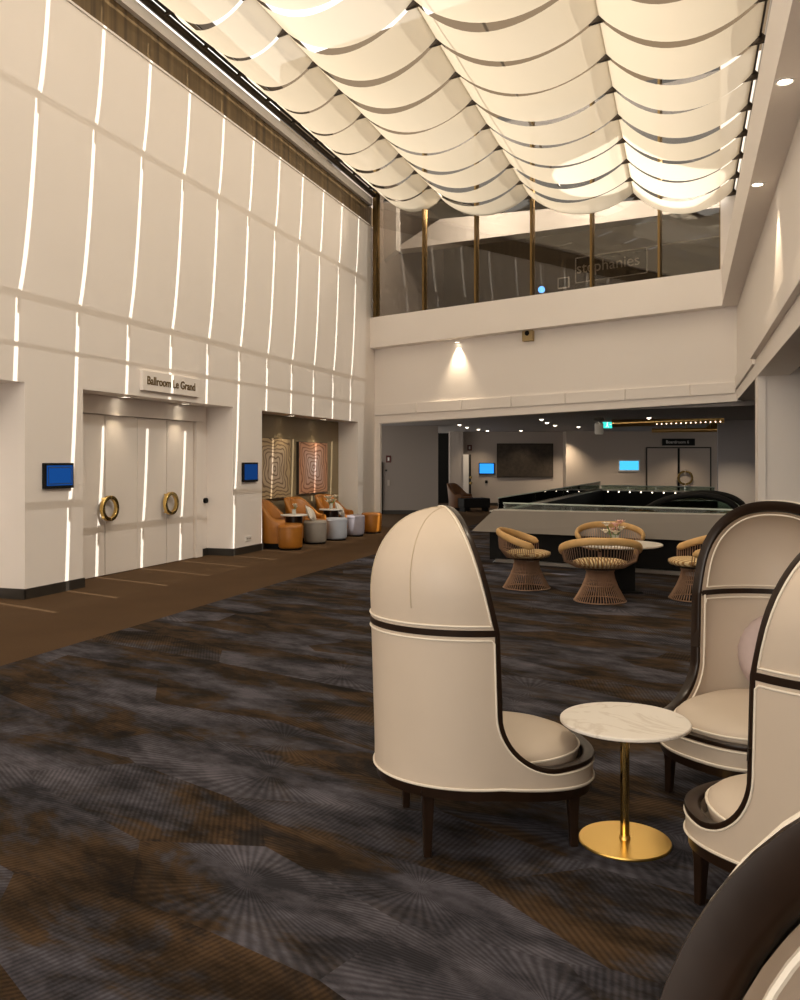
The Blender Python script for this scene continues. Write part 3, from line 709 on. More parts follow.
m = MB(); m.hexa([A_+n*.02+d*.05+Vector((0, 0, .0)), B2+n*.02+Vector((0, 0, .0)), B2-n*.05, A_-n*.05+d*.05, A_+n*.02+d*.05+Vector((0, 0, .05)), B2+n*.02+Vector((0, 0, .05)), B2-n*.05+Vector((0, 0, .05)), A_-n*.05+d*.05+Vector((0, 0, .05))])
struct(m.build('baseboard_parapet', M['chrome']))
m = MB(); m.hexa([A_-n*.0+Vector((0, 0, zt(0))), B2+Vector((0, 0, zt(Lf))), B2-n*.22+Vector((0, 0, zt(Lf))), A_-n*.22+Vector((0, 0, zt(0))), A_+Vector((0, 0, zt(0)+.015)), B2+Vector((0, 0, zt(Lf)+.015)), B2-n*.22+Vector((0, 0, zt(Lf)+.015)), A_-n*.22+Vector((0, 0, zt(0)+.015))])
struct(m.build('trim_14', pbr('pale_parapet_top', (.5, .47, .42, 1), .4)))
# side and far parapets
def side_par(a, b, z1, z0=0.):
    m = MB(); A_, B2 = Vector(R(*a)), Vector(R(*b)); d = (B2-A_).normalized(); n = Vector((d.y, -d.x, 0))*.12
    m.hexa([p+Vector((0, 0, zz)) for zz in (z0, z1) for p in (A_-n, B2-n, B2+n, A_+n)]); return m
struct(side_par((V_P0, vq(V_P0)+.3), (V_P0+.55, VQ1(V_P0)), .775).build('parapet_side', M['black']))
struct(side_par((V_P0, vq(V_P0)+.3), (V_P0+.55, VQ1(V_P0)), .80, .775).build('trim_17', bpy.data.materials['pale_parapet_top']))
struct(side_par((V_P0+.55, VQ1(V_P0)), (8.6, VQ1(8.6)), .76).build('parapet_far', M['black']))
struct(side_par((V_P0+.5, VQ1(V_P0+.5)-.05), (8.6, VQ1(8.6)-.05), .785, .755).build('trim_15', bpy.data.materials['pale_parapet_top']))  # pale strip added in place of the reflection along the far glass
def glass_run(a, b, z0, z1, label, bolts=0):
    A_, B2 = Vector(R(*a)), Vector(R(*b)); d = (B2-A_).normalized(); n = Vector((d.y, -d.x, 0))*.008
    root = empty('glass_balustrade', A_, 0, label, 'balustrade', 'glass balustrades around the void'); B2 = B2-A_; N_ = 4
    for i in range(N_):
        p, q_ = B2*(i/N_)+d*.006, B2*((i+1)/N_)-d*.006
        m = MB(); m.hexa([p-n+Vector((0, 0, z0)), q_-n+Vector((0, 0, z0)), q_+n+Vector((0, 0, z0)), p+n+Vector((0, 0, z0)), p-n+Vector((0, 0, z1)), q_-n+Vector((0, 0, z1)), q_+n+Vector((0, 0, z1)), p+n+Vector((0, 0, z1))])
        m.build('glass_panel', M['balus'], root)
    m = MB(); m.tube([Vector((0, 0, z1)), B2+Vector((0, 0, z1))], .012, 6); m.build('top_edge', pbr('pale_glass_edge', (.45, .52, .48, 1), .2) if not bpy.data.materials.get('pale_glass_edge') else bpy.data.materials['pale_glass_edge'], root)
    for i in range(bolts):
        c = B2*((i+.7)/bolts)+Vector((0, 0, z0-.06))-Vector((UX, UY, 0))*.19; m = MB(); m.ball(c, .017, 6, 4); m.build('standoff_lamp', M['lamp_far'], root)
    return root
glass_run((V_P0+.02, vq(V_P0)+.32), (V_P0+.57, VQ1(V_P0)-.1), .78, 1.0, 'glass balustrade along the left side of the void')
glass_run((V_P0+.15, vq(V_P0+.15)+.12), (8.6, vq(8.6)+.12), .84, .93, 'low glass strip on the parapet nearest the wire chairs')
glass_run((V_P0+.6, VQ1(V_P0+.6)), (8.0, VQ1(8.0)), .79, .90, 'glass balustrade along the far side of the void', 10)
# escalator ends inside the void
es = empty('escalator', (5.15, 14.9, .14), 2.68, 'escalator with black looped handrails rising beside the pier', 'escalator')
for y in (-.55, .55):
    m = MB(); path = [(3.2, y, -2.2)]+[(2.6-.25*i, y, -1.5+.34*i) for i in range(6)]
    for i in range(13):
        th = PI*.62-(PI*1.1)*i/12; path.append((.55-.36*1.6*math.cos(PI-th)*-1-.0, y, .50+.36*math.sin(th)))
    path = [(2.9, y, -1.6), (2.2, y, -.75), (1.5, y, .10), (.9, y, .62), (.5, y, .83), (.1, y, .90), (-.3, y, .86), (-.55, y, .72), (-.62, y, .50), (-.5, y, .34)]
    P = []; 
    for i in range(len(path)-1):
        for k in range(4):
            t = k/4; p0, p1, p2, p3 = [Vector(path[max(0, min(len(path)-1, i+o_))]) for o_ in (-1, 0, 1, 2)]
            P.append(.5*((2*p1)+(-p0+p2)*t+(2*p0-5*p1+4*p2-p3)*t*t+(-p0+3*p1-3*p2+p3)*t**3))
    m.tube(P, .05, 10); m.build('handrail', M['black'], es, smooth=True)
    m = MB(); poly = [(p.x, y-.008, p.z-.03) for p in P]+[(-.4, y-.008, .1), (.6, y-.008, .1), (2.6, y-.008, -1.9)]
    m.prism(poly, (0, .016, 0)); m.build('glass_side', M['balus'], es)
m = MB(); m.prism([(-.7, -.5, .02), (.6, -.5, .02), (2.8, -.5, -1.95), (2.8, -.5, -2.2), (.4, -.5, -.3), (-.7, -.5, -.3)], (0, 1., 0)); m.build('steps', M['darkmetal'], es)

# ------------------------------------------------------------------ porter chairs
A0, B0, CC = .395, .45, .49                     # half width, depth behind the opening, depth of the seat in front
ZJ, ZT2, ZB, ZFR, RK1, RK2 = .92, 1.40, .297, .36, .03, .10
ZS = ZJ+.09
cp_ = lambda v: math.copysign(abs(v)**.86, v)          # fuller than a plain ellipse
C_ = lambda th: cp_(math.cos(th))
S_ = lambda th: cp_(math.sin(th))
def rake(x, y, z):                               # chair faces local -y; the shell leans back
    s = RK1*max(0, z-.4)+RK2*max(0, (z-ZJ)/(ZT2-ZJ))*(1-min(1., max(0., y)/B0))
    dip = -.05*max(0., (-y)/CC)
    return (x, y+s, z+dip*min(1., max(.12, (.36-z)/.06)))
def oval(t, k=0., dz=0.):
    c, s = math.cos(t), math.sin(t)
    if s >= 0: return ((A0-k)*c, (B0-k)*s)
    e = .78
    return ((A0-k)*math.copysign(abs(c)**e, c), -(CC-k)*abs(s)**e)
RY, RZ = .25, .235
def rim_z(y):
    if y >= 0: return ZJ
    if y <= -RY: return ZFR
    return ZFR+RZ*(1-math.sqrt(max(0, 1-((y+RY)/RY)**2)))
def t_of_y(y, right=True):                       # angle in the front half with that y
    s = (min(1, -y/CC))**(1/.78); a = math.asin(min(1, s)); return -a if right else PI+a
fr = [-PI/2+(PI/2-abs(t_of_y(-RY)))*i/12 for i in range(12)]
fil = [t_of_y(-RY*(1-math.sin(PI/2*i/14))) for i in range(15)]
back = [PI*i/40 for i in range(1, 40)]
right_half = fr+fil
left_half = [PI-t for t in reversed(right_half)]
TS = right_half+back+left_half[:-1]              # once round, starting at the front
def make_chair():
    root = empty('porter_chair')
    def body_rows(k, zb):
        rows = []
        for i in range(15):
            r_ = []
            for t in TS:
                x, y = oval(t, k); zt = rim_z(oval(t)[1]); zt -= .004
                r_.append(rake(x, y, zb+(zt-zb)*i/14))
            rows.append(r_)
        return rows
    m = MB(); m.grid(body_rows(0, ZB), cu=True); body = m.build('outer_shell', M['leather'], root, smooth=True, angle=60)
    # inner faces: seat well and back
    m = MB(); m.grid(body_rows(.05, .30), cu=True); m.cap([rake(*oval(t, .05), .32) for t in TS])
    m.build('inner_lining', M['leather'], root, smooth=True, angle=60)
    def dome(k, z0):
        rows = []
        for i in range(4): rows.append([rake((A0-k)*math.cos(PI*j/48), (B0-k)*math.sin(PI*j/48), z0+(ZS-z0)*i/4) for j in range(49)])
        for i in range(19):
            th = PI/2*i/18; s = max(C_(th) if i < 18 else 0, 1e-3)
            rows.append([rake((A0-k)*s*math.cos(PI*j/48), (B0-k)*s*math.sin(PI*j/48), ZS+(ZT2-ZS-k)*S_(th)) for j in range(49)])
        return rows
    m = MB(); m.grid(dome(0, ZJ+.008)); hood = m.build('hood', M['leather'], root, smooth=True, angle=70)
    m = MB(); m.grid(dome(.05, ZJ+.008)); m.build('hood_lining', M['leather'], root, smooth=True, angle=70)
    # dark band around the shell at the joint, outside and inside
    for k, nm in ((-.004, 'joint_band'), (.054, 'inner_joint_band')):
        m = MB(); rows = []
        for zz, kk in ((ZJ-.013, k), (ZJ+.013, k), (ZJ+.013, k+(.02 if k < 0 else -.02)), (ZJ-.013, k+(.02 if k < 0 else -.02))):
            rows.append([rake((A0-kk)*math.cos(PI*j/48), (B0-kk)*math.sin(PI*j/48), zz) for j in range(49)])
        m.grid(rows, cv=True); m.build(nm, M['wood'], root, smooth=True)
    # dark wood rim: once round the seat front, up both edges and over the arch
    path = []
    def pt(x, y, z, nx, ny, nz): path.append((Vector(rake(x, y, z)), Vector((nx, ny, nz)).normalized()))
    for t in right_half:
        x, y = oval(t); x2, y2 = oval(t, .02); pt(x, y, rim_z(y), x-x2, (y-y2) if y < -1e-4 else 0, 0)
    for i in range(1, 10): pt(A0, 0, ZFR+RZ+(ZS-ZFR-RZ)*i/9, 1, 0, 0)
    for i in range(1, 36):
        th = PI*i/36; h = ZT2-ZS; pt(A0*C_(th), 0, ZS+h*S_(th), math.copysign(abs(math.cos(th))**1.14, math.cos(th))/A0, 0, math.sin(th)**1.14/h)
    for i in range(9, 0, -1): pt(-A0, 0, ZFR+RZ+(ZS-ZFR-RZ)*i/9, -1, 0, 0)
    for t in left_half[:-1]:
        x, y = oval(t); x2, y2 = oval(t, .02); pt(x, y, rim_z(y), x-x2, (y-y2) if y < -1e-4 else 0, 0)
    prof = [(.003, -.012), (.005, 0.), (.003, .008), (-.036, .008), (-.044, .002), (-.050, -.010), (-.048, -.018)]
    rows = []; n = len(path)
    for i, (p, nn) in enumerate(path):
        T = (path[(i+1) % n][0]-path[i-1][0]).normalized(); nn = (nn-T*nn.dot(T)).normalized(); Bv = nn.cross(T)
        if i < 10 and Bv.z < 0: Bv = -Bv
        rows.append([p+nn*a_+Bv*b_*sgnB(Bv, p) for a_, b_ in prof])
    m = MB(); m.grid(rows, cu=True, cv=True); m.build('rim', M['wood'], root, smooth=True, angle=45)
    # pale piping along the panel edges
    def off(i, d_in, k):                          # point on the outer skin, d_in below the rim
        return None
    m = MB()
    fine = right_half+[PI*.5*i/20 for i in range(1, 21)]
    arc = [0.]
    for a_, b_ in zip(fine[:-1], fine[1:]):
        (xa, ya), (xb, yb) = oval(a_), oval(b_); arc.append(arc[-1]+math.hypot(xb-xa, yb-ya))
    def t_at(s_):
        for q_ in range(len(arc)-1):
            if arc[q_+1] >= s_: return fine[q_]+(fine[q_+1]-fine[q_])*(s_-arc[q_])/max(1e-9, arc[q_+1]-arc[q_])
        return fine[-1]
    rim2 = [(arc[q_], rim_z(oval(t)[1]) if oval(t)[1] < -1e-6 else ZFR+RZ) for q_, t in enumerate(right_half)]
    s0 = rim2[-1][0]; rim2 += [(s0, ZFR+RZ+(ZJ-ZFR-RZ)*q_/8) for q_ in range(1, 9)]
    P = []
    for q_ in range(len(rim2)):
        a_, b_ = rim2[max(0, q_-1)], rim2[min(len(rim2)-1, q_+1)]; dx, dz = b_[0]-a_[0], b_[1]-a_[1]; L_ = math.hypot(dx, dz)
        s_, z_ = rim2[q_][0]+dz/L_*.015, rim2[q_][1]-dx/L_*.015
        if z_ > ZJ-.03: break
        x, y = oval(t_at(s_), -.003); P.append(Vector(rake(x, y, z_)))
    back_ = [Vector(rake((A0+.003)*math.cos(a_), (B0+.003)*math.sin(a_), ZJ-.028)) for a_ in [.06+(PI-.12)*i/30 for i in range(31)]]
    mir = [Vector((-p.x, p.y, p.z)) for p in P]
    m.tube(P+back_+list(reversed(mir))[:-1], .004, 6, closed=True)
    m.tube([rake(*oval(t, -.003), ZB+.008) for t in TS], .005, 6, closed=True)
    m.build('piping', M['piping'], body, smooth=True)
    m = MB(); P = []
    for i in range(13): th = PI/2*.97*i/12; ph = .042+.1*(i/12)**3; s = C_(th); P.append(Vector(rake((A0+.003)*s*math.cos(ph), (B0+.003)*s*math.sin(ph)+.02*(i/12), ZS+(ZT2+.003-ZS)*S_(th))))
    P = [Vector(rake((A0+.003)*math.cos(.042), (B0+.003)*math.sin(.042), ZJ+.028+(ZS-ZJ-.028)*i/3)) for i in range(3)]+P
    back_ = [Vector(rake((A0+.003)*math.cos(a_), (B0+.003)*math.sin(a_), ZJ+.028)) for a_ in [PI-.06-(PI-.12)*i/30 for i in range(31)]]
    mir = [Vector((-p.x, p.y, p.z)) for p in P]
    m.tube(P+list(reversed(mir))+back_, .004, 6, closed=True)
    m.build('piping', M['piping'], hood, smooth=True)
    # sewn seams over the hood
    m = MB()
    for ph in (PI*.25, PI*.5, PI*.75):
        m.tube([rake((A0+.001)*C_(th)*math.cos(ph), (B0+.001)*C_(th)*math.sin(ph), ZS+(ZT2-ZS)*S_(th)) for th in [PI/2*.96*i/14 for i in range(15)]], .0025, 5)
    m.build('seam', pbr('seam_thread', (.52, .43, .31, 1), .6) if not bpy.data.materials.get('seam_thread') else bpy.data.materials['seam_thread'], hood)
    # inner piping, seen through the opening
    m = MB()
    for z0, arch in ((ZJ+.03, True), (ZJ-.03, False)):
        k = .064
        if arch:
            P = [rake((A0-k)*C_(th), .02, ZS+(ZT2-ZS-k)*S_(th)) for th in [PI*i/40 for i in range(41)]]
            P = [rake(A0-k, .02, z0)]+P+[rake(-A0+k, .02, z0)]
            P += [rake(-(A0-k)*math.cos(a_), (B0-k)*math.sin(a_), z0) for a_ in [.08+(PI-.16)*i/24 for i in range(25)]]
            m.tube(P, .0042, 6, closed=True)
        else:
            P = [rake(-(A0-k)*math.cos(a_), (B0-k)*math.sin(a_), z0) for a_ in [.06+(PI-.12)*i/24 for i in range(25)]]
            Q = [rake(A0-k, .015, z0-.03-(z0-.03-ZFR-RZ)*i/5) for i in range(6)]
            for t in reversed(right_half):
                x, y = oval(t, k)
                if y < -RY*.86: break
                Q.append(rake(x, y+.012, rim_z(oval(t)[1])-.008))
            m.tube([(-q_[0], q_[1], q_[2]) for q_ in reversed(Q)]+P+Q, .0045, 6)
    m.build('inner_piping', M['piping'], root, smooth=True)
    # seat cushion
    m = MB(); rows = []
    def cush(t, s): 
        c, sn = math.cos(t), math.sin(t); return ((A0-.058)*s*math.copysign(abs(c)**.9, c), (.36 if sn > 0 else CC-.048)*s*math.copysign(abs(sn)**.9, sn))
    tt = [2*PI*i/56 for i in range(56)]
    for s, z in ((.95, .325), (.99, .345), (1., .372), (.985, .392), (.94, .408), (.82, .426), (.62, .438), (.35, .445), (.02, .447)):
        rows.append([rake(*cush(t, s), z+.012*(1-max(0, s))) for t in tt])
    m.grid(rows, cu=True); m.cap(rows[0]); cu = m.build('seat_cushion', M['leather'], root, smooth=True, angle=80)
    m = MB(); m.tube([rake(*cush(t, 1.003), .380) for t in tt], .005, 6, closed=True); m.build('piping', M['piping'], cu, smooth=True)
    # wooden base frame and legs
    m = MB(); rows = []
    for z, k in ((ZB+.004, .035), (ZB+.004, .006), (ZB-.042, .010), (ZB-.046, .045)):
        rows.append([rake(*oval(t, k), z) for t in TS])
    m.grid(rows, cu=True, cv=True); m.cap([rake(*oval(t, .04), ZB-.03) for t in TS]); m.build('base_frame', M['wood'], root, smooth=True, angle=40)
    for x, y in ((.255, -.345), (-.255, -.345), (.255, .27), (-.255, .27)):
        m = MB(); sx_, sy_ = (1 if x > 0 else -1), (1 if y > 0 else -1); zt = rake(x, y, ZB)[2]-.02
        rows = [[(x+sx_*o_+a_*w, y+sy_*o_*.6+b_*w, z) for a_, b_ in ((-1, -1), (1, -1), (1, 1), (-1, 1))] for z, w, o_ in ((0, .0155, .004), (.08, .0175, .002), (.15, .020, 0), (zt-.035, .024, 0), (zt, .034, 0))]
        m.grid(rows, cu=True); m.cap(rows[0]); m.cap(rows[-1]); m.build('leg', M['wood'], root, bevel=.004)
    return root
def sgnB(Bv, p): return 1.
ch = make_chair()
G = 'porter chairs around the marble table'
def face(h): return h+PI/2                       # heading of the seat (from +x) to object rotation; chairs face local -y
CH = [(.338, 3.86, .16, 'cream hooded porter chair with its back to us, left of the marble table'),
      (1.735, 4.24, PI+.60, 'cream hooded porter chair behind the marble table holding a round cushion'),
      (1.468, 2.98, 2.02, 'cream hooded porter chair right of the brass foot, facing away at the right edge'),
      (.468, .44, PI+.87, 'cream hooded porter chair cut off closest to us in the bottom right corner')]
for i, (x, y, h, lb) in enumerate(CH):
    o = ch if i == 0 else copy_tree(ch)
    place(o, (x, y, 0), face(h), lb, 'armchair', G)
# round blush cushion on the second chair
def round_cushion(loc, rot, r=.19, th=.075):
    root = empty('round_cushion', loc, 0, 'round blush pink cushion with pleated edge inside the chair behind the table', 'cushion')
    root.rotation_euler = rot
    m = MB(); rows = []
    n = 72
    for i in range(15):
        a = PI*i/14; rr = r*max(1e-3, math.sin(a))**.62; zz = -th*math.cos(a)
        rows.append([((rr*(1+.018*math.cos(24*2*PI*j/n)*math.sin(a)**2))*math.cos(2*PI*j/n), rr*(1+.018*math.cos(24*2*PI*j/n)*math.sin(a)**2)*math.sin(2*PI*j/n), zz) for j in range(n)])
    m.grid(rows, cu=True); m.build('cover', M['blush'], root, smooth=True, angle=80)
    m = MB(); m.tube([(r*1.01*math.cos(2*PI*j/48), r*1.01*math.sin(2*PI*j/48), 0) for j in range(48)], .006, 6, closed=True); m.build('welt', M['blush'], root, smooth=True)
    m = MB(); m.ball((0, 0, th-.002), .016); m.build('button', M['blush'], root, smooth=True)
    return root
h2 = CH[1][2]; f2 = Vector((math.cos(h2), math.sin(h2), 0)); l2 = Vector((-f2.y, f2.x, 0))
cp = Vector((CH[1][0], CH[1][1], 0))-f2*.26+l2*(-.10)+Vector((0, 0, .625))
nrm = (f2*math.cos(.24)+Vector((0, 0, 1))*math.sin(.24))
round_cushion(cp, nrm.to_track_quat('Z', 'Y').to_euler())

# marble side table
T0 = (.945, 3.70)
root = empty('side_table', (T0[0], T0[1], 0), 0, 'round white marble side table on a slim brass pole and disc foot', 'table')
m = MB(); m.lathe([(.262, .498), (.268, .502), (.268, .511), (.264, .515), (.0005, .515)], 64); m.cap([(.262*math.cos(2*PI*j/64), .262*math.sin(2*PI*j/64), .498) for j in range(64)]); m.build('table_top', M['marble'], root, smooth=True)
m = MB(); m.lathe([(.019, .010), (.019, .499)], 24); m.build('pole', M['brass'], root, smooth=True)
m = MB(); m.lathe([(.190, 0), (.191, .006), (.188, .011), (.024, .013), (.021, .03), (.019, .03)], 64); m.build('base', M['brass_base'], root, smooth=True)
m = MB(); m.lathe([(.06, .490), (.06, .498)], 24); m.build('top_plate', M['brass'], root)

# ------------------------------------------------------------------ wire dining group
def make_wire_chair():
    root = empty('wire_chair')
    m = MB(); N_ = 56
    for j in range(N_):
        a = 2*PI*j/N_
        prof = [(.165, .37), (.150, .33), (.165, .26), (.205, .16), (.255, .07), (.290, .012)]
        m.tube([(r*math.cos(a), r*math.sin(a), z) for r, z in prof], .0052, 4, caps=False)
    m.build('wire_base', M['copper'], root, smooth=True)
    m = MB()
    for r, z in ((.292, .010), (.165, .370), (.190, .19)): m.tube([(r*math.cos(2*PI*j/48), r*math.sin(2*PI*j/48), z) for j in range(48)], .008, 6, closed=True)
    m.build('base_ring', M['copper'], root, smooth=True)
    # back: from arm tip round the rear to arm tip; chair faces -y
    def rim(a):                                   # a from -1 to 1
        th = -.42+(PI+.84)*(a+1)/2
        x = .445*math.cos(th); y = .335*math.sin(th)+.02
        z = .545+.165*max(0., min(1., (math.sin(th)+.45)/1.4))
        return Vector((x, y, z))
    def low(a):
        th = -.42+(PI+.84)*(a+1)/2
        return Vector((.285*math.cos(th), .255*math.sin(th), .395))
    m = MB()
    for j in range(49):
        a = -1+2*j/48; p, q_ = low(a), rim(a); mid = (p+q_)/2+Vector((p.x, p.y, 0))*.14-Vector((0, 0, .045))
        m.tube([p*.92+Vector((0, 0, .03-.0)), p, mid, q_], .0048, 4, caps=False)
    m.build('wire_back', M['copper'], root, smooth=True)
    m = MB(); rows = []
    for j in range(61):
        a = -1+2*j/60; p = rim(a); nxt = rim(min(1, a+.02)); prv = rim(max(-1, a-.02)); T = (nxt-prv).normalized(); nn = Vector((p.x, p.y-.02, 0)); nn = (nn-T*nn.dot(T)).normalized(); Bv = T.cross(nn)
        sc = 1. if 1 < j < 59 else (.75 if j in (1, 59) else .35)
        rows.append([p+nn*.027*sc*math.cos(2*PI*k/12)+Bv*.044*sc*math.sin(2*PI*k/12) for k in range(12)])
    m.grid(rows, cu=True); m.cap(rows[0]); m.cap(rows[-1]); m.build('padded_rail', M['ochre'], root, smooth=True)
    m = MB(); m.lathe([(.0005, .392), (.22, .392), (.266, .404), (.288, .43), (.284, .455), (.24, .472), (.14, .482), (.0005, .484)], 40, (0, -.02, 0), 1.06, .98); m.build('seat_cushion', M['stripes'], root, smooth=True, angle=80)
    m = MB(); m.lathe([(.17, .365), (.215, .375), (.22, .392), (.0005, .392)], 32); m.build('seat_pan', M['darkmetal'], root, smooth=True)
    return root
wc = make_wire_chair()
W = [(floor_at(526.5, 588), -.22, 'copper wire dining chair with ochre rail, left of the round table'),
     (floor_at(600, 601), PI/2-.08, 'copper wire dining chair with its back to us, in front of round table'),
     (at(610, 0, 12.0), -PI/2-.1, 'copper wire dining chair behind the round table, half hidden'),
     (floor_at(695, 599), PI-.1, 'copper wire dining chair right of the round table, by hooded chair')]
for i, (P, h, lb) in enumerate(W):
    o = wc if i == 0 else copy_tree(wc); place(o, (P[0], P[1], 0), face(h), lb, 'chair', 'wire chairs around the round dining table')
TX, TY, TZ = (619-400)/F*10.8, 10.85, .585
root = empty('dining_table', (TX, TY, 0), 0, 'round pale topped dining table on a black pedestal', 'table')
m = MB(); m.lathe([(.50, TZ-.03), (.535, TZ-.018), (.535, TZ-.004), (.53, TZ), (.0005, TZ)], 56); m.cap([(.50*math.cos(2*PI*j/56), .50*math.sin(2*PI*j/56), TZ-.03) for j in range(56)]); m.build('table_top', M['marble'], root, smooth=True)
m = MB(); m.box(-.17, .17, -.17, .17, .02, TZ-.029); m.build('pedestal', M['black'], root, bevel=.01)
m = MB(); m.box(-.24, .24, -.24, .24, 0, .021); m.build('foot_plate', M['black'], root, bevel=.005)
def flowers(loc, label, n, petal, hv, rv, spread, rb):
    root = empty('flower_vase', loc, 0, label, 'flowers'); rnd = random.Random(n+int(loc[0]*10))
    m = MB(); m.lathe([(rv*.8, 0), (rv, hv*.3), (rv*.9, hv*.8), (rv*1.1, hv), (rv*.95, hv), (rv*.75, hv*.8), (.0005, hv*.6)], 20); m.build('vase', M['vase'], root, smooth=True)
    for i in range(n):
        a = rnd.uniform(0, 2*PI); r_ = spread*math.sqrt(rnd.random()); z = hv+rnd.uniform(.03, .05+spread*.8)
        c = Vector((r_*math.cos(a), r_*math.sin(a), z))
        m = MB(); m.tube([(c.x*.2, c.y*.2, hv*.3), (c.x*.5, c.y*.5, hv), c], .004, 5); m.build('stem', M['leaf'], root)
        m = MB()
        for k in range(7):
            b = 2*PI*k/7; d = Vector((math.cos(b), math.sin(b), .35)); s = Vector((-math.sin(b), math.cos(b), 0))
            m.add([c, c+d*rb*.6+s*rb*.42, c+d*rb*1.15+Vector((0, 0, rb*.15)), c+d*rb*.6-s*rb*.42], [(0, 1, 2, 3)])
        m.ball(c+Vector((0, 0, rb*.15)), rb*.42, 8, 5); m.build('blossom', petal[i % len(petal)], root)
        if i % 2 == 0:
            d = Vector((math.cos(a+1), math.sin(a+1), .3)); s = Vector((-math.sin(a+1), math.cos(a+1), 0)); c = Vector((0, 0, hv))
            m = MB(); m.add([c, c+d*rb*.9+s*rb*.4, c+d*rb*2.1, c+d*rb*.9-s*rb*.4], [(0, 1, 2, 3)]); m.build('leaf', M['leaf'], root)
    return root
flowers((TX-.06, TY-.1, TZ), 'small vase of cream and pink flowers on the round dining table', 9, [M['petal'], M['petal_pink'], M['petal']], .11, .045, .14, .062)

# ------------------------------------------------------------------ velvet alcove
def make_tub(mat):
    root = empty('tub_armchair'); root.scale = (1.12, 1.12, 1.06); m = MB(); rows = []
    n = 44
    for j in range(n+1):
        th = -.55+(PI+1.1)*j/n; s = math.sin(th); k = max(0., min(1., (s+.15)/1.05)); k = k*k*(3-2*k)
        zt = .50+.32*k; lean = .07*k
        ox, oy = .37*math.cos(th), .36*s; ix, iy = .27*math.cos(th), .26*s
        rows.append([(ox*.93, oy*.93, .10), (ox, oy, .36), (ox*1.0, oy+lean*.7, zt-.05), (ox*.97, oy*.97+lean, zt-.008), ((ox+ix)/2, (oy+iy)/2+lean, zt+.012), (ix*1.03, iy*1.03+lean, zt-.012), (ix, iy+lean*.7, zt-.05), (ix, iy, .36), (ix, iy, .10)])
    m.grid(rows, cu=True); m.cap(rows[0]); m.cap(rows[-1]); m.build('shell', mat, root, smooth=True, angle=60)
    m = MB(); m.lathe([(.0005, .11), (.27, .11), (.285, .20), (.285, .37), (.27, .415), (.20, .43), (.0005, .435)], 36, (0, -.06, 0), 1., 1.12); m.build('seat', mat, root, smooth=True, angle=60)
    m = MB(); m.lathe([(.26, 0), (.27, .03), (.27, .11), (.0005, .11)], 32); m.build('plinth', M['black'], root, smooth=True)
    return root
outw = math.atan2(NY, NX)
tb = make_tub(M['orange'])
TUB = [(LP(280.5, 461, .13), outw+.12, 'burnt orange tub armchair at the near end of the alcove'),
       (LP(307, 461, .12), outw-.25, 'burnt orange tub armchair with white cushion in middle of the alcove'),
       (LP(336, 461, .12), outw-.25, 'burnt orange tub armchair at the far end of the alcove')]
for i, (P, h, lb) in enumerate(TUB):
    o = tb if i == 0 else copy_tree(tb); place(o, (P[0], P[1], 0), face(h), lb, 'armchair', 'velvet tub armchairs in the alcove')
tb2 = make_tub(M['rust']); P = at(461, 0, 28.5); place(tb2, (P[0], P[1], 0), face(-.6), 'brown orange tub armchair far away in the dark hall corner', 'armchair')
def make_ottoman():
    root = empty('ottoman'); m = MB()
    m.lathe([(.195, .03), (.215, .06), (.222, .20), (.228, .40), (.222, .435), (.20, .45), (.0005, .455)], 36); m.build('cover', M['orange'], root, smooth=True, angle=60)
    m = MB(); m.lathe([(.19, 0), (.20, .03), (.0005, .031)], 32); m.build('plinth', M['black'], root)
    m = MB(); m.tube([(.2285*math.cos(2*PI*j/40), .2285*math.sin(2*PI*j/40), .405) for j in range(40)], .005, 6, closed=True); m.build('piping', M['orange'], root)
    return root
ot = make_ottoman()
OT = [((290, 550), M['orange'], 'burnt orange velvet ottoman nearest the ballroom doors'), ((315, 544), M['greyvel'], 'grey velvet ottoman, second in the alcove row'),
      ((336, 540.5), M['bluevel'], 'pale blue velvet ottoman in the middle of the row'), ((354, 536.5), M['lavvel'], 'lavender grey velvet ottoman, fourth in the alcove row'),
      ((371.5, 533.5), M['orange'], 'burnt orange velvet ottoman farthest along beside the pier')]
for i, ((x, y), mt, lb) in enumerate(OT):
    o = ot if i == 0 else copy_tree(ot); P = floor_at(x, y-.2); P = (P[0], P[1]+.06)
    place(o, (P[0], P[1], 0), 0, lb, 'ottoman', 'velvet ottomans along the alcove')
    for c in o.children:
        if mt is not M['orange'] and not c.name.startswith('plinth'):
            c.data = c.data.copy(); c.data.materials[0] = mt
for (px, p_, label, fl_) in ((294, .30, 'small round white table with dark drum foot at the near end of alcove', 'small vase of white flowers on the nearer alcove table'), (331, .22, 'small round white table with dark drum foot at the far end of alcove', 'bunch of white flowers on the farther alcove table')):
    P = LP(px, 461, p_); root = empty('drum_table', (P[0], P[1], 0), 0, label, 'table', 'small alcove tables'); zt = .60
    m = MB(); m.lathe([(.25, zt-.022), (.255, zt-.01), (.25, zt), (.0005, zt)], 40); m.cap([(.25*math.cos(2*PI*j/40), .25*math.sin(2*PI*j/40), zt-.022) for j in range(40)]); m.build('table_top', M['white'], root, smooth=True)
    m = MB(); m.lathe([(.17, 0), (.17, .03), (.15, .05), (.16, zt-.03), (.0005, zt-.021)], 32); m.build('drum', M['wood'], root, smooth=True)
    flowers((P[0], P[1], zt), fl_, 4 if px < 300 else 9, [M['petal']], .10 if px < 300 else .12, .04, .05 if px < 300 else .12, .045 if px < 300 else .065)
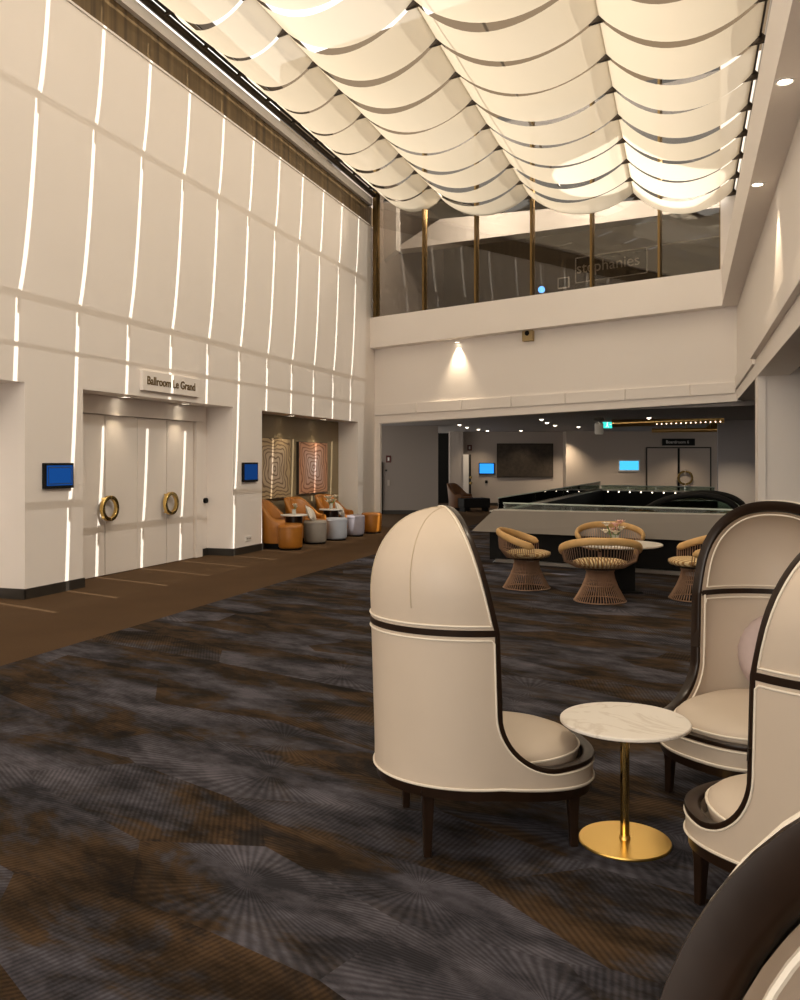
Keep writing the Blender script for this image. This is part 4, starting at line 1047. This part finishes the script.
def pillow(loc, rot, label, w=.15, mat=None):
    root = empty('scatter_cushion', loc, 0, label, 'cushion', 'pale scatter cushions'); root.rotation_euler = rot; rows = []
    n = 14
    for sgn in (1, -1):
        rows = []
        for i in range(n+1):
            u = -1+2*i/n; rows.append([(w*u*(1-.08*(1-v*v)), w*v*(1-.08*(1-u*u)), sgn*.07*((1-u*u)*(1-v*v))**.45) for v in [-1+2*j/n for j in range(n+1)]])
        m = MB() if sgn == 1 else m
        m.grid(rows)
    m.build('cover', mat or M['cushion'], root, smooth=True, angle=80)
    m = MB(); m.tube([(w*c, w*s, 0) for c, s in ((-1, -1), (0, -.93), (1, -1), (.93, 0), (1, 1), (0, .93), (-1, 1), (-.93, 0))], .006, 5, closed=True); m.build('piping', M['white'], root)
    return root
for k, (px, pd, lb) in enumerate(((311, .36, 'off white cushion on the middle velvet armchair'), (340, .36, 'off white cushion on the far velvet armchair'))):
    P = LP(px, 461, pd); pillow((P[0], P[1], .57), (PI/2-.5, .35, outw+PI/2), lb)
# paintings
def art(px0, px1, py0, py1, mat, label):
    pb = -REC+.012; q0, q1 = qLP(px0, pb+.06), qLP(px1, pb+.06); z1, z0 = LP(px0, py0, pb+.06)[2], LP(px0, py1, pb+.06)[2]
    c = R(pb+.03, (q0+q1)/2, (z0+z1)/2); root = empty('wall_painting', c, math.atan2(UY, UX), label, 'painting', 'alcove paintings')
    w, h = (q1-q0)/2, (z1-z0)/2
    m = MB(); m.box(-w, w, -.028, .03, -h, h); m.build('stretcher', M['canvas_edge'], root)
    m = MB(); m.box(-w+.01, w-.01, -.034, -.027, -h+.01, h-.01); m.build('canvas', mat, root)
art(256, 290.5, 437.0, 500.5, M['art_tan'], 'tan painting of dark contour lines on the left of the alcove wall')
art(299, 327.5, 441.5, 494.5, M['art_pink'], 'pink and orange contour painting on the right of the alcove wall')
# dark seating block in the far hall
P = at(474, 0, 28.)
root = empty('hall_bench', (P[0], P[1], 0), .3, 'low dark bench in the far hall beside the brown armchair', 'bench')
m = MB(); m.box(-.45, .45, -.28, .28, .12, .42); m.build('seat', M['black'], root, bevel=.03)
for x in (-.38, .38):
    m = MB(); m.box(x-.03, x+.03, -.22, .22, 0, .125); m.build('leg', M['black'], root)

# ------------------------------------------------------------------ light
w = bpy.data.worlds.new('sky'); S.world = w; w.use_nodes = True
bg = w.node_tree.nodes['Background']; bg.inputs[0].default_value = (1., .93, .83, 1); bg.inputs[1].default_value = 1.3
sd = Vector((-6.81, 4.10, -7.3)).normalized()
l = bpy.data.lights.new('sun', 'SUN'); l.energy = 3.9; l.angle = .0018; l.color = (1, .93, .82)
o = bpy.data.objects.new('sun', l); COL.objects.link(o); o.rotation_euler = sd.to_track_quat('-Z', 'Y').to_euler(); o.location = (8, -2, 14)
# added spot standing for the bright sun patch on the last swags
l = bpy.data.lights.new('swag_patch_spot', 'SPOT'); l.energy = 7000; l.spot_size = .30; l.spot_blend = .08; l.color = (1, .98, .95); l.shadow_soft_size = .02
o = bpy.data.objects.new('swag_patch_spot', l); COL.objects.link(o); tgt = Vector(R(6.55, 18.55, 6.8)); o.location = tgt+Vector((3.0, 1.0, 9.)); o.rotation_euler = (tgt-o.location).to_track_quat('-Z', 'Y').to_euler()
# added fill from behind the camera; no windows known there
l = bpy.data.lights.new('rear_fill', 'AREA'); l.shape = 'RECTANGLE'; l.size = 7.5; l.size_y = 5.; l.energy = 270; l.color = (1, .92, .83)
o = bpy.data.objects.new('rear_fill', l); COL.objects.link(o); o.location = R(4.2, -5.5, 4.2); o.rotation_euler = Vector((UX, UY, -.06)).to_track_quat('-Z', 'Y').to_euler()
# unseen lamps added to brighten the bulkhead behind the upper glass
for t, zz, pw in ((2.2, 7.6, 110), (5.0, 7.6, 110), (7.6, 7.6, 110)):
    P = BT(t, .75, zz); l = bpy.data.lights.new('upper_fill', 'POINT'); l.energy = pw*1.5; l.color = (1, .94, .87); l.shadow_soft_size = .2
    o = bpy.data.objects.new('upper_fill', l); COL.objects.link(o); o.location = P
# added spot brightening the porter chair seats; no fitting hangs there
spot((.9, 3.4, 6.3), 170, .75, .8, (1, .86, .66), .08)
# hall downlight beams, plus an added spot brightening the blue-grey pier
for (px, Y, pw, off_) in ((400, 24.5, 2, 0), (736, 21.6, 190, 0), (560, 27, 25, 0), (480, 31.2, 55, 0), (525, 31.2, 40, 0), (566, 30.9, 150, 0), (625, 30.2, 90, 0), (690, 30.2, 90, 0), (470, 27, 25, 0), (560, 22, 30, 0)):
    P = at(px, 0, Y); spot((P[0], P[1], HC-.02), pw, 1.9, .9)
for (p_, q_) in ((9.6, 13.0), (9.6, 8.5), (9.3, 19.5)):  # unseen aisle spots added to light the pier faces
    P = R(p_, q_, BMZ+.05); spot((P[0], P[1], P[2]), 60, 2.2, .9)
P = R(6.5, 28, 2.3)
# ------------------------------------------------------------------ camera
cam = bpy.data.cameras.new('camera'); co = bpy.data.objects.new('camera', cam); COL.objects.link(co)
co.location = (0, 0, H); co.rotation_euler = (PI/2, 0, 0)
cam.sensor_fit = 'AUTO'; cam.sensor_width = 36.; cam.lens = F/1000*36; cam.shift_y = -(500-HZ)/1000
cam.clip_start = .05; cam.clip_end = 200
S.camera = co
S.view_settings.view_transform = 'Standard'; S.view_settings.look = 'None'
S.view_settings.exposure = .55; S.view_settings.gamma = 1.; S.view_settings.use_curve_mapping = False
S.cycles.use_denoising = True
S.cycles.max_bounces = 10; S.cycles.diffuse_bounces = 6; S.cycles.transmission_bounces = 6; S.cycles.transparent_max_bounces = 12
S.cycles.sample_clamp_indirect = 6.
S.cycles.caustics_reflective = False; S.cycles.caustics_refractive = False
